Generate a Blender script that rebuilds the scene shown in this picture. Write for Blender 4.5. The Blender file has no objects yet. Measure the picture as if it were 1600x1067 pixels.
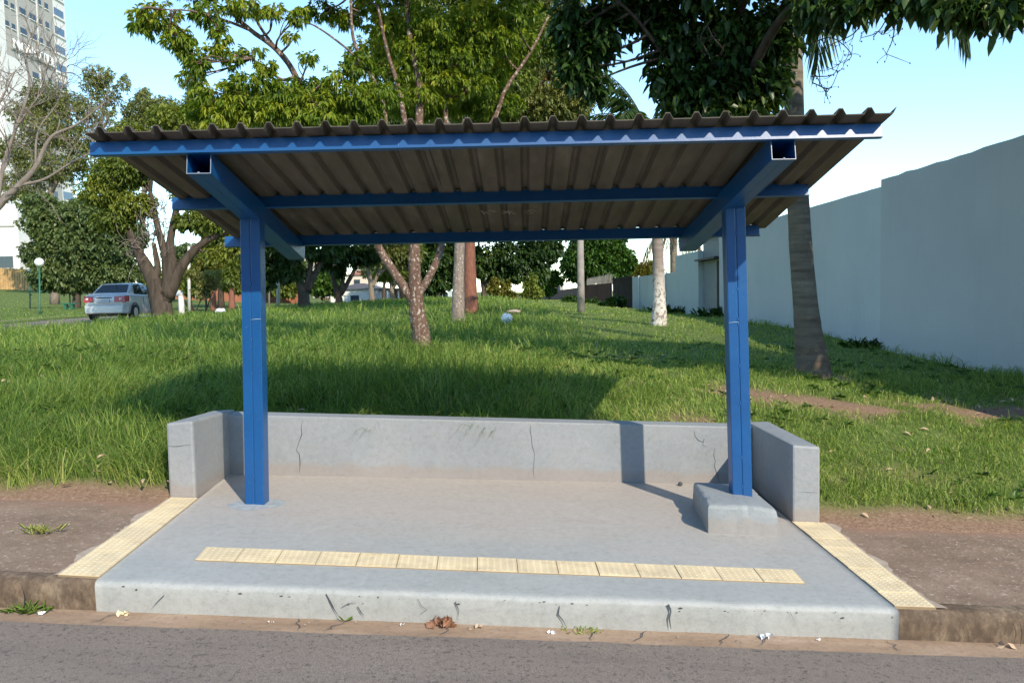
import bpy, math, random
import numpy as np
from mathutils import Vector
random.seed(7)
rng = np.random.default_rng(11)
S = bpy.context.scene
COL = S.collection
R = math.radians
G = 0.052            # street falls to the right
# ------------------------------------------------------------------ survey helper (photo bearing + distance -> place)
FOC = 1300.0; EYE = 1.712
_p = -math.atan(78.5/FOC); _r = .0205; _y = R(.9)
FW = np.array([-math.sin(_y)*math.cos(_p), math.cos(_y)*math.cos(_p), math.sin(_p)])
_rt = np.array([math.cos(_y), math.sin(_y), 0]); _up = np.cross(_rt, FW)
RT = _rt*math.cos(_r) - _up*math.sin(_r); UP = _up*math.cos(_r) + _rt*math.sin(_r)
CAM = np.array([0, 0, EYE])
def at(px, py, d):
    return CAM + (FW + RT*((px-800)/FOC) - UP*((py-533.5)/FOC))*d

# ------------------------------------------------------------------ numpy noise
def _hash(ix, iy, s):
    n = (ix.astype(np.int64)*374761393 + iy.astype(np.int64)*668265263 + s*974711) & 0x7fffffff
    n = (n ^ (n >> 13))*1274126177 & 0x7fffffff
    return ((n ^ (n >> 16)) & 0xffff)/65535.0
def vnoise(x, y, s=0):
    x = np.asarray(x, float); y = np.asarray(y, float)
    ix = np.floor(x); iy = np.floor(y); fx = x-ix; fy = y-iy
    fx = fx*fx*(3-2*fx); fy = fy*fy*(3-2*fy)
    a = _hash(ix, iy, s); b = _hash(ix+1, iy, s); c = _hash(ix, iy+1, s); d = _hash(ix+1, iy+1, s)
    return (a*(1-fx)+b*fx)*(1-fy) + (c*(1-fx)+d*fx)*fy
def fbm(x, y, s=0, o=4):
    v = 0; a = .5; t = 0
    for i in range(o):
        v = v + a*vnoise(x*2**i, y*2**i, s+i*17); t += a; a *= .5
    return v/t

# ------------------------------------------------------------------ terrain
def street(x): return -G*14*np.tanh(np.asarray(x, float)/14)
CP = [(-12,6.3,.52),(-8,6.3,.38),(-4.2,6.3,.22),(-2.8,6.4,.15),(0,6.4,0),(2.3,6.3,-.12),(4.5,6.3,-.22),(7,6.3,-.33),
 (-4.44,7.9,.55),(-8,8.5,.78),(-12,9,.86),(-1.4,7.9,.45),(1,7.9,.33),(2.9,7.3,.10),(2.62,9,.5),(4,9,.33),(5.3,9,.2),(6.9,9,.18),(6.9,11.4,.32),
 (3.8,11,.5),(-1.54,12.4,.80),(-6,13,.9),(-12,14,.92),(-15,20,.92),(6.97,16.2,.42),(3.2,20,.82),(-1.7,22,.93),(7,25.6,.6),(1.8,26,1.0),
 (-8.5,32,1.2),(-11,31,1.08),(-12.2,28,1.04),(-15.8,24.8,.9),(-16.5,31.8,.86),(-20,36,.9),(-20,50,.76),(-20,60,.62),(-13.5,45,1.0),
 (-1.35,45,1.31),(-9,45,1.22),(7,38.5,.5),(7,54,.26),(1.4,60,.95),(-8,58,1.2),(-3,62,1.2),(-27,46.6,.95),(-38,63.5,1.0),(-32,59.6,1.2),
 (-52,84,2.9),(-72,85,3.2),(-22,110,.6),(-28,100,.85),(0,110,.5),(6,110,.2),(-10,100,.7),(-40,30,.9),(-60,40,1.2),(-60,120,3.2),
 (20,10,0),(20,50,.2),(20,110,0),(0,160,.3),(-40,160,1.2)]
_A = np.array(CP, float)
def _U(r2): return np.where(r2 > 0, .5*r2*np.log(np.maximum(r2, 1e-12)), 0)
_n = len(_A)
_K = _U(((_A[:, None, :2]-_A[None, :, :2])**2).sum(-1)) + np.eye(_n)*.02
_P = np.c_[np.ones(_n), _A[:, :2]]
_M = np.block([[_K, _P], [_P.T, np.zeros((3, 3))]])
_W = np.linalg.solve(_M, np.r_[_A[:, 2], 0, 0, 0])
def ground(x, y):
    x = np.asarray(x, float); y = np.asarray(y, float)
    cx = np.clip(x, -70, 19); cy = np.clip(y, 6.3, 158)
    out = np.empty(np.broadcast(cx, cy).shape).ravel()
    X, Y = [v.ravel() for v in np.broadcast_arrays(cx, cy)]
    for i in range(0, len(X), 40000):
        a, b = X[i:i+40000], Y[i:i+40000]
        r2 = (a[:, None]-_A[None, :, 0])**2 + (b[:, None]-_A[None, :, 1])**2
        out[i:i+40000] = _U(r2) @ _W[:_n] + _W[_n] + _W[_n+1]*a + _W[_n+2]*b
    z = out.reshape(np.broadcast(cx, cy).shape)
    t = np.clip((np.broadcast_to(y, z.shape)-6.1)/.5, 0, 1)
    return z*t + street(x)*(1-t)
def gz(x, y): return float(ground(np.array([x]), np.array([y]))[0])

# ------------------------------------------------------------------ materials
MATS = {}
class NT:
    def __init__(s, name):
        s.m = bpy.data.materials.new(name); s.m.use_nodes = True
        s.t = s.m.node_tree; s.t.nodes.clear()
        s.out = s.t.nodes.new('ShaderNodeOutputMaterial'); s.co = None
    def n(s, typ, **kw):
        d = s.t.nodes.new(typ)
        for k, v in kw.items():
            if k.startswith('i_'): d.inputs[k[2:].replace('_', ' ')].default_value = v
            else: setattr(d, k, v)
        return d
    def l(s, a, b): s.t.links.new(a, b)
    def obj(s, scale=(1, 1, 1)):
        tc = s.n('ShaderNodeNewGeometry'); mp = s.n('ShaderNodeMapping'); mp.inputs['Scale'].default_value = scale
        s.l(tc.outputs['Position'], mp.inputs['Vector']); return mp.outputs[0]
    def noise(s, scale, detail=4, rough=.55, vec=None, dist=0):
        d = s.n('ShaderNodeTexNoise'); d.inputs['Scale'].default_value = scale; d.inputs['Detail'].default_value = detail
        d.inputs['Roughness'].default_value = rough; d.inputs['Distortion'].default_value = dist
        s.l(vec if vec is not None else s.obj(), d.inputs['Vector']); return d.outputs['Fac']
    def ramp(s, fac, stops):
        d = s.n('ShaderNodeValToRGB'); e = d.color_ramp.elements
        while len(e) < len(stops): e.new(.5)
        for k, (p, c) in enumerate(stops):
            e[k].position = p; c = c if hasattr(c, '__len__') else (c, c, c); e[k].color = (*c[:3], 1)
        s.l(fac, d.inputs[0]); return d.outputs[0]
    def mix(s, fac, a, b, blend='MIX'):
        d = s.n('ShaderNodeMix', data_type='RGBA', blend_type=blend)
        for v, i in ((fac, 0), (a, 6), (b, 7)):
            if hasattr(v, 'is_linked') or hasattr(v, 'links'): s.l(v, d.inputs[i])
            else: d.inputs[i].default_value = v if i == 0 else (*v[:3], 1)
        return d.outputs[2]
    def bsdf(s, col, rough=.7, metal=0, spec=.5, bump=None, bstr=.3, bdist=.01, rsock=None):
        b = s.n('ShaderNodeBsdfPrincipled'); b.inputs['Roughness'].default_value = rough; b.inputs['Metallic'].default_value = metal
        b.inputs['Specular IOR Level'].default_value = spec
        if hasattr(col, 'links'): s.l(col, b.inputs['Base Color'])
        else: b.inputs['Base Color'].default_value = (*col[:3], 1)
        if rsock is not None: s.l(rsock, b.inputs['Roughness'])
        if bump is not None:
            bp = s.n('ShaderNodeBump'); bp.inputs['Strength'].default_value = bstr; bp.inputs['Distance'].default_value = bdist
            s.l(bump, bp.inputs['Height']); s.l(bp.outputs[0], b.inputs['Normal'])
        return b
    def done(s, sh):
        s.l(sh.outputs[0], s.out.inputs[0]); MATS[s.m.name] = s.m; return s.m
def simple(name, c, rough=.6, metal=0, var=.15, scale=6, bump=.15, spec=.5):
    t = NT(name); f = t.noise(scale, 5)
    col = t.ramp(f, [(.25, [v*(1-var) for v in c]), (.75, [min(1, v*(1+var)) for v in c])])
    f2 = t.noise(scale*9, 3)
    return t.done(t.bsdf(col, rough, metal, spec, bump=f2, bstr=bump, bdist=.004))
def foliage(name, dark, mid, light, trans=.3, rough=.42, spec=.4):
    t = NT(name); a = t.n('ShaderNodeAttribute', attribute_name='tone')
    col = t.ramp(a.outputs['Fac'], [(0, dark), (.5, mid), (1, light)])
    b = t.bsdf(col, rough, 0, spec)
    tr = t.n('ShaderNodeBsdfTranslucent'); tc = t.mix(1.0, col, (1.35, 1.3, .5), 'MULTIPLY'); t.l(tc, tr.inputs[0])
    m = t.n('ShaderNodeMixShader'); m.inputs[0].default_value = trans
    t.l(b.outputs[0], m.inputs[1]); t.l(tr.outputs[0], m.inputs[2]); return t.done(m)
def bark(name, c1, c2, scale=8, lichen=None, lpos=.6, stretch=.35):
    t = NT(name); v = t.obj((1, 1, stretch)); f = t.noise(scale, 6, .65, v, .6)
    col = t.ramp(f, [(.3, c1), (.7, c2)])
    if lichen:
        g = t.noise(scale*1.7, 5, .6, t.obj((1, 1, .8)))
        k = t.ramp(g, [(lpos-.03, 0), (lpos+.05, 1)]); col = t.mix(k, col, lichen)
    return t.done(t.bsdf(col, .9, 0, .2, bump=f, bstr=.9, bdist=.03))

# blue shelter paint
t = NT('blue_paint'); f = t.noise(3, 5); col = t.ramp(f, [(.3, (.002, .068, .225)), (.7, (.003, .084, .265))])
dust = t.ramp(t.noise(9, 6, .7), [(.55, 0), (.8, .12)]); col = t.mix(dust, col, (.08, .17, .33))
t.done(t.bsdf(col, .36, 0, .7, bump=t.noise(14, 3), bstr=.08, bdist=.01))
simple('weld_bead', (.03, .12, .34), .4)
simple('scraped_paint', (.30, .42, .58), .5)
simple('cut_steel', (.30, .34, .42), .4)
simple('weld_seam', (.006, .045, .17), .5)
# fibre roof sheet
t = NT('roof_sheet'); v = t.obj((1, .12, 1)); f = t.noise(7, 6, .65, v); g = t.noise(1.3, 5)
col = t.ramp(f, [(.25, (.055, .048, .038)), (.55, (.12, .105, .085)), (.8, (.21, .19, .16))])
col = t.mix(t.ramp(g, [(.35, 0), (.7, .6)]), col, (.10, .10, .07))
t.done(t.bsdf(col, .75, .15, .35, bump=f, bstr=.15, bdist=.004))
# painted concrete: slab, low walls
def painted(name, base, dusty, dpos, rough=.6, damp=1.0):
    t = NT(name); f = t.noise(1.1, 6, .6); g = t.noise(.55, 4, .6); fine = t.noise(60, 3)
    col = t.ramp(f, [(.3, [v*.9 for v in base]), (.7, [v*1.07 for v in base])])
    if dusty: col = t.mix(t.ramp(g, [(dpos-.12, 0), (dpos+.14, damp)]), col, dusty)
    sc = t.noise(3.4, 6, .72, t.obj((1, 1, 2.2)), .6); col = t.mix(t.ramp(sc, [(.56, 0), (.74, .35)]), col, [v*1.22 for v in base]); sc = t.noise(2.3, 6, .72, t.obj((1.4, 1, .6)), .9); col = t.mix(t.ramp(sc, [(.58, 0), (.76, .30)]), col, [v*.68 for v in base])
    sp = t.noise(38, 4, .7); col = t.mix(t.ramp(sp, [(.66, 0), (.72, .5)]), col, [v*.7 for v in base])
    gr = t.noise(24, 6, .8); col = t.mix(1.0, col, t.ramp(gr, [(.3, .84), (.5, 1.0), (.72, 1.1)]), 'MULTIPLY')
    sepz = t.n('ShaderNodeSeparateXYZ'); t.l(t.obj(), sepz.inputs[0]); hz_ = t.n('ShaderNodeMath', operation='MULTIPLY_ADD'); t.l(sepz.outputs['X'], hz_.inputs[0]); hz_.inputs[1].default_value = G; t.l(sepz.outputs['Z'], hz_.inputs[2])
    hn = t.n('ShaderNodeMath', operation='MULTIPLY_ADD'); t.l(t.noise(6, 5, .7), hn.inputs[0]); hn.inputs[1].default_value = -.16; t.l(hz_.outputs[0], hn.inputs[2]); col = t.mix(t.ramp(hn.outputs[0], [(0, .38), (.05, 0)]), col, (.30, .22, .165))
    st = t.noise(5, 5, .6, t.obj((1, 1, 5))); col = t.mix(t.ramp(st, [(.55, 0), (.8, .16)]), col, (.26, .21, .16))
    bm = t.n('ShaderNodeMath', operation='ADD'); t.l(fine, bm.inputs[0]); t.l(f, bm.inputs[1])
    return t.done(t.bsdf(col, rough, 0, .35, bump=bm.outputs[0], bstr=.35, bdist=.006))
painted('wall_paint', (.275, .295, .312), (.31, .31, .31), .6)
painted('block_paint', (.29, .315, .325), None, 0)
# slab: bluish paint at the street edge, brownish dust trodden in under the roof
t = NT('slab_paint'); f = t.noise(1.6, 6, .6); sep = t.n('ShaderNodeSeparateXYZ'); t.l(t.obj(), sep.inputs[0])
mr = t.n('ShaderNodeMapRange'); mr.inputs[1].default_value = 4.75; mr.inputs[2].default_value = 6.6; t.l(sep.outputs['Y'], mr.inputs[0])
nz = t.n('ShaderNodeMath', operation='MULTIPLY_ADD'); t.l(t.noise(.9, 5, .6, t.obj((.6, 1.2, 1))), nz.inputs[0]); nz.inputs[1].default_value = 1.3; nz.inputs[2].default_value = -.62
ad = t.n('ShaderNodeMath', operation='ADD'); t.l(mr.outputs[0], ad.inputs[0]); t.l(nz.outputs[0], ad.inputs[1])
base = t.ramp(f, [(.3, (.345, .358, .342)), (.7, (.39, .402, .384))])
col = t.mix(t.ramp(ad.outputs[0], [(.1, 0), (.95, .85)]), base, (.45, .405, .365))
red = t.noise(2.2, 5, .65, t.obj((.5, 1.6, 1))); col = t.mix(t.ramp(red, [(.58, 0), (.8, .35)]), col, (.36, .27, .21))
sp = t.noise(45, 4, .7); col = t.mix(t.ramp(sp, [(.66, 0), (.72, .6)]), col, (.15, .145, .14))
sc = t.noise(7, 6, .75, t.obj((.35, 1.5, 1)), 1.2); col = t.mix(t.ramp(sc, [(.60, 0), (.70, .45)]), col, (.23, .215, .20))
sc = t.noise(4.2, 6, .75, None, .8); col = t.mix(t.ramp(sc, [(.58, 0), (.74, .5)]), col, (.47, .46, .44))
gr = t.noise(22, 6, .8); col = t.mix(1.0, col, t.ramp(gr, [(.3, .82), (.5, 1.0), (.72, 1.1)]), 'MULTIPLY'); sc = t.noise(95, 3, .8); col = t.mix(t.ramp(sc, [(.3, .22), (.5, 0)]), col, (.2, .2, .2))
t.done(t.bsdf(col, .6, 0, .35, bump=t.noise(50, 4), bstr=.3, bdist=.005))
simple('crack_dark', (.07, .075, .08), .9)
simple('cement_ring', (.34, .38, .40), .8, 0, .2, 20, .6)
t = NT('tile_yellow'); f = t.noise(9, 5); col = t.ramp(f, [(.3, (.68, .55, .335)), (.7, (.78, .65, .42))])
col = t.mix(t.ramp(t.noise(4.1, 1), [(.42, 0), (.62, .5)]), col, (.55, .46, .31)); col = t.mix(t.ramp(t.noise(11, 6, .75), [(.52, 0), (.72, .55)]), col, (.40, .31, .20)); t.done(t.bsdf(col, .75, 0, .3))
simple('tile_joint', (.30, .22, .13), .9)
t = NT('mortar'); f = t.noise(14, 5); t.done(t.bsdf(t.ramp(f, [(.3, (.34, .27, .21)), (.7, (.48, .40, .32))]), .9, 0, .2, bump=f, bstr=.5))
# kerb, gutter, asphalt, footpath
t = NT('old_concrete'); f = t.noise(5, 7, .7, None, .4); g = t.noise(16, 6, .75, t.obj((1, 1, .5)))
col = t.ramp(f, [(.25, (.10, .07, .045)), (.5, (.20, .145, .10)), (.75, (.33, .26, .18))])
col = t.mix(t.ramp(g, [(.42, .75), (.62, 0)]), col, (.075, .055, .04)); t.done(t.bsdf(col, .95, 0, .2, bump=g, bstr=.7, bdist=.012))
t = NT('gutter_concrete'); f = t.noise(3, 7, .7, t.obj((.5, 1.5, 1))); g = t.noise(30, 5, .7)
col = t.ramp(f, [(.25, (.22, .145, .095)), (.55, (.36, .255, .175)), (.8, (.46, .35, .26))]); col = t.mix(t.ramp(g, [(.5, 0), (.72, .5)]), col, (.14, .11, .09))
t.done(t.bsdf(col, .95, 0, .2, bump=g, bstr=.5, bdist=.008))
t = NT('asphalt'); f = t.noise(130, 3, .8); g = t.noise(.8, 5); h = t.noise(9, 6, .7)
col = t.ramp(f, [(.3, (.115, .092, .074)), (.5, (.215, .178, .148)), (.72, (.38, .325, .28))])
col = t.mix(t.ramp(g, [(.35, 0), (.7, .6)]), col, (.20, .16, .133)); col = t.mix(t.ramp(h, [(.62, 0), (.7, .5)]), col, (.075, .068, .062)); col = t.mix(t.ramp(t.noise(2.2, 6, .7, t.obj((.35, 2.2, 1))), [(.5, 0), (.75, .4)]), col, (.11, .095, .085)); col = t.mix(t.ramp(t.noise(32, 4, .8), [(.36, .65), (.46, 0)]), col, (.06, .05, .045))
t.done(t.bsdf(col, .85, 0, .35, bump=f, bstr=.6, bdist=.006))
t = NT('footpath_concrete'); f = t.noise(2.4, 7, .68); g = t.noise(26, 6, .75); h = t.noise(5, 5, .6, t.obj((.5, 2.2, 1)))
col = t.ramp(f, [(.25, (.18, .125, .088)), (.55, (.27, .195, .14)), (.8, (.36, .265, .20))])
col = t.mix(t.ramp(h, [(.57, 0), (.72, .7)]), col, (.33, .22, .155)); col = t.mix(t.ramp(g, [(.565, 0), (.64, .85)]), col, (.50, .42, .35)); col = t.mix(t.ramp(t.noise(55, 4, .8), [(.35, .6), (.48, 0)]), col, (.09, .065, .05))
sep = t.n('ShaderNodeSeparateXYZ'); t.l(t.obj(), sep.inputs[0]); k = t.n('ShaderNodeMath', operation='MULTIPLY_ADD'); t.l(t.noise(2.2, 6, .65), k.inputs[0]); k.inputs[1].default_value = .9; t.l(sep.outputs['Y'], k.inputs[2])
col = t.mix(t.ramp(k.outputs[0], [(0, 0), (1, 1)]), col, col) if False else col
mr = t.n('ShaderNodeMapRange'); mr.inputs[1].default_value = 6.45; mr.inputs[2].default_value = 6.75; t.l(k.outputs[0], mr.inputs[0]); col = t.mix(mr.outputs[0], col, (.33, .20, .14))
t.done(t.bsdf(col, .95, 0, .2, bump=g, bstr=.7, bdist=.01))
# soil + thatch under the grass
t = NT('soil'); a = t.n('ShaderNodeAttribute', attribute_name='bare'); f = t.noise(3, 7, .7); g = t.noise(35, 5, .75)
th = t.ramp(f, [(.3, (.075, .12, .030)), (.7, (.16, .20, .055))]); so = t.ramp(g, [(.25, (.15, .085, .055)), (.5, (.26, .165, .11)), (.75, (.42, .31, .22))])
t.done(t.bsdf(t.mix(a.outputs['Fac'], th, so), .95, 0, .15, bump=g, bstr=.6, bdist=.02))
# boundary wall render
def render_wall(name, c1, c2, low):
    t = NT(name); f = t.noise(.5, 6, .6); v = t.noise(2.2, 5, .6, t.obj((3, 3, .12))); g = t.noise(40, 4)
    col = t.ramp(f, [(.3, c1), (.7, c2)]); col = t.mix(t.ramp(v, [(.55, 0), (.8, .16)]), col, [x*.72 for x in c1]); col = t.mix(t.ramp(t.noise(1.1, 5, .7), [(.5, 0), (.7, .18)]), col, [x*.80 for x in c1])
    sep = t.n('ShaderNodeSeparateXYZ'); t.l(t.obj(), sep.inputs[0])
    k = t.n('ShaderNodeMath', operation='MULTIPLY_ADD'); t.l(t.noise(1.7, 5), k.inputs[0]); k.inputs[1].default_value = 1.5; t.l(sep.outputs['Z'], k.inputs[2])
    col = t.mix(t.ramp(k.outputs[0], [(.62, low), (1.0, 0)]), col, (.36, .27, .22))
    col = t.mix(t.ramp(t.noise(14, 5, .7), [(.69, 0), (.75, .35)]), col, [x*.6 for x in c1])
    return t.done(t.bsdf(col, .85, 0, .25, bump=g, bstr=.35, bdist=.006))
render_wall('wall_near_render', (.50, .50, .49), (.56, .555, .54), .75)
render_wall('wall_far_render', (.55, .565, .56), (.62, .63, .62), .6)
render_wall('wall_pale_render', (.50, .54, .52), (.56, .60, .57), .2)
simple('gate_grey', (.22, .24, .26), .5)
t = NT('brown_metal'); f = t.noise(3, 6, .7, t.obj((4, 4, .3))); t.done(t.bsdf(t.ramp(f, [(.3, (.028, .018, .014)), (.7, (.065, .042, .032))]), .95, 0, .1))
simple('brick_fence', (.13, .06, .045), .9, 0, .35, 8)
simple('white_metal', (.7, .7, .68), .5, 0, .05)
simple('dark_gap', (.02, .022, .02), .8)
bark('bark_lichen', (.095, .055, .040), (.20, .13, .095), 16, (.46, .39, .33), .58)
bark('bark_grey', (.16, .125, .10), (.34, .28, .235), 14, (.66, .62, .56), .62)
bark('bark_red', (.17, .07, .045), (.29, .13, .09), 14)
bark('bark_dark', (.045, .034, .026), (.12, .09, .07), 9)
bark('bark_brown', (.035, .026, .019), (.11, .085, .064), 7, None, .6, .2)
bark('bark_pale', (.15, .115, .085), (.29, .24, .185), 8)
bark('twig_grey', (.15, .12, .10), (.30, .25, .21), 8)
t = NT('palm_bark'); v = t.obj((.4, .4, 3.2)); f = t.noise(4.5, 5, .6, v); g = t.noise(14, 5, .7)
col = t.ramp(f, [(.3, (.10, .082, .06)), (.7, (.24, .205, .155))]); sep = t.n('ShaderNodeSeparateXYZ'); t.l(t.obj(), sep.inputs[0])
lo = t.n('ShaderNodeMapRange'); lo.inputs[1].default_value = 1.5; lo.inputs[2].default_value = .6; t.l(sep.outputs['Z'], lo.inputs[0])
lm = t.n('ShaderNodeMath', operation='MULTIPLY'); t.l(lo.outputs[0], lm.inputs[0]); t.l(t.ramp(g, [(.5, .25), (.6, .8)]), lm.inputs[1])
col = t.mix(lm.outputs[0], col, (.21, .13, .095)); col = t.mix(t.ramp(t.noise(22, 4, .7), [(.66, 0), (.7, .8)]), col, (.45, .42, .37))
t.done(t.bsdf(col, .9, 0, .2, bump=f, bstr=.7, bdist=.02))
t = NT('palm_bark_lichen'); f = t.noise(4.5, 5, .6, t.obj((.4, .4, 3.2))); g = t.noise(11, 5, .7); sep = t.n('ShaderNodeSeparateXYZ'); t.l(t.obj(), sep.inputs[0])
lo = t.n('ShaderNodeMapRange'); lo.inputs[1].default_value = 2.4; lo.inputs[2].default_value = 1.5; t.l(sep.outputs['Z'], lo.inputs[0])
lm = t.n('ShaderNodeMath', operation='MULTIPLY'); t.l(lo.outputs[0], lm.inputs[0]); t.l(t.ramp(g, [(.44, 0), (.5, 1)]), lm.inputs[1])
t.done(t.bsdf(t.mix(lm.outputs[0], t.ramp(f, [(.3, (.19, .15, .125)), (.7, (.30, .25, .21))]), (.62, .58, .52)), .9, 0, .2, bump=f, bstr=.6, bdist=.02))
foliage('leaf_yellowgreen', (.05, .11, .014), (.20, .285, .030), (.44, .44, .045), .44)
foliage('leaf_big', (.014, .036, .010), (.038, .085, .018), (.13, .18, .03), .28, .38, .4)
foliage('leaf_mid', (.055, .092, .018), (.15, .20, .038), (.32, .34, .058), .38)
foliage('leaf_olive', (.080, .10, .034), (.19, .215, .068), (.36, .35, .12), .34)
foliage('leaf_park', (.040, .075, .026), (.115, .165, .058), (.23, .28, .10), .34)
foliage('leaf_dark', (.014, .034, .009), (.040, .082, .018), (.10, .15, .034), .24)
foliage('leaf_fresh', (.016, .048, .008), (.045, .105, .014), (.10, .19, .026), .25)
foliage('leaf_yellow', (.16, .14, .012), (.34, .28, .02), (.55, .42, .03), .3)
foliage('leaf_gold', (.06, .075, .012), (.15, .15, .022), (.28, .22, .03), .3)
foliage('frond_green', (.020, .048, .012), (.045, .09, .022), (.10, .15, .04), .25)
foliage('frond_dry', (.14, .085, .05), (.26, .165, .10), (.42, .30, .20), .2, .8, .1)
# grass
t = NT('grass_blade'); a = t.n('ShaderNodeAttribute', attribute_name='tone')
col = t.ramp(a.outputs['Fac'], [(0, (.075, .145, .030)), (.4, (.205, .32, .066)), (.72, (.39, .46, .11)), (.9, (.50, .49, .20)), (1, (.48, .40, .18))])
b = t.bsdf(col, .55, 0, .2); tr = t.n('ShaderNodeBsdfTranslucent'); t.l(t.mix(1.0, col, (1.2, 1.25, .5), 'MULTIPLY'), tr.inputs[0])
m = t.n('ShaderNodeMixShader'); m.inputs[0].default_value = .36; t.l(b.outputs[0], m.inputs[1]); t.l(tr.outputs[0], m.inputs[2]); t.done(m)
# buildings, car, misc
simple('white_render', (.72, .70, .66), .8, 0, .06, .3)
simple('grey_render', (.39, .37, .335), .8, 0, .08, .3)
simple('beige_render', (.60, .50, .40), .8, 0, .08, .3)
simple('pink_render', (.52, .36, .29), .8, 0, .1, .5)
simple('terracotta', (.34, .13, .07), .85, 0, .25, 3)
simple('brown_render', (.26, .13, .09), .85, 0, .2, 1)
simple('slate_roof', (.10, .09, .09), .8, 0, .2, 1)
t = NT('window_glass'); t.done(t.bsdf((.035, .055, .075), .08, 0, .7))
t = NT('window_blue'); t.done(t.bsdf((.10, .16, .24), .15, 0, .7))
t = NT('car_glass'); t.done(t.bsdf((.012, .018, .018), .05, 0, .7))
t = NT('car_paint'); f = t.noise(300, 2); b = t.bsdf(t.ramp(f, [(.3, (.47, .48, .475)), (.7, (.55, .56, .55))]), .32, .25, .5); b.inputs['Coat Weight'].default_value = .6; t.done(b)
t = NT('tail_red'); t.done(t.bsdf((.42, .03, .03), .15, 0, .6))
t = NT('lamp_clear'); t.done(t.bsdf((.75, .5, .5), .15, 0, .6))
simple('rubber', (.018, .018, .018), .85)
simple('rim_metal', (.45, .46, .47), .35, .7, .05)
simple('plate_grey', (.42, .43, .44), .5)
simple('black_trim', (.02, .02, .022), .5)
simple('bamboo', (.48, .30, .13), .8, 0, .3, 2)
simple('globe_white', (.85, .84, .82), .3, 0, .02)
simple('green_metal', (.02, .13, .075), .5)
simple('pole_concrete', (.30, .27, .24), .9, 0, .25, 5)
simple('pole_white', (.62, .60, .55), .8, 0, .1, 3)
simple('plastic_white', (.82, .83, .84), .35, 0, .04)
simple('plastic_blue', (.45, .55, .66), .4, 0, .1)
simple('paper_cream', (.72, .60, .38), .8)
simple('dry_leaf', (.30, .15, .085), .9, 0, .35, 30)
simple('dry_leaf_pale', (.50, .36, .24), .9, 0, .3, 30)
simple('scratch', (.42, .40, .36), .8)

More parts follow.
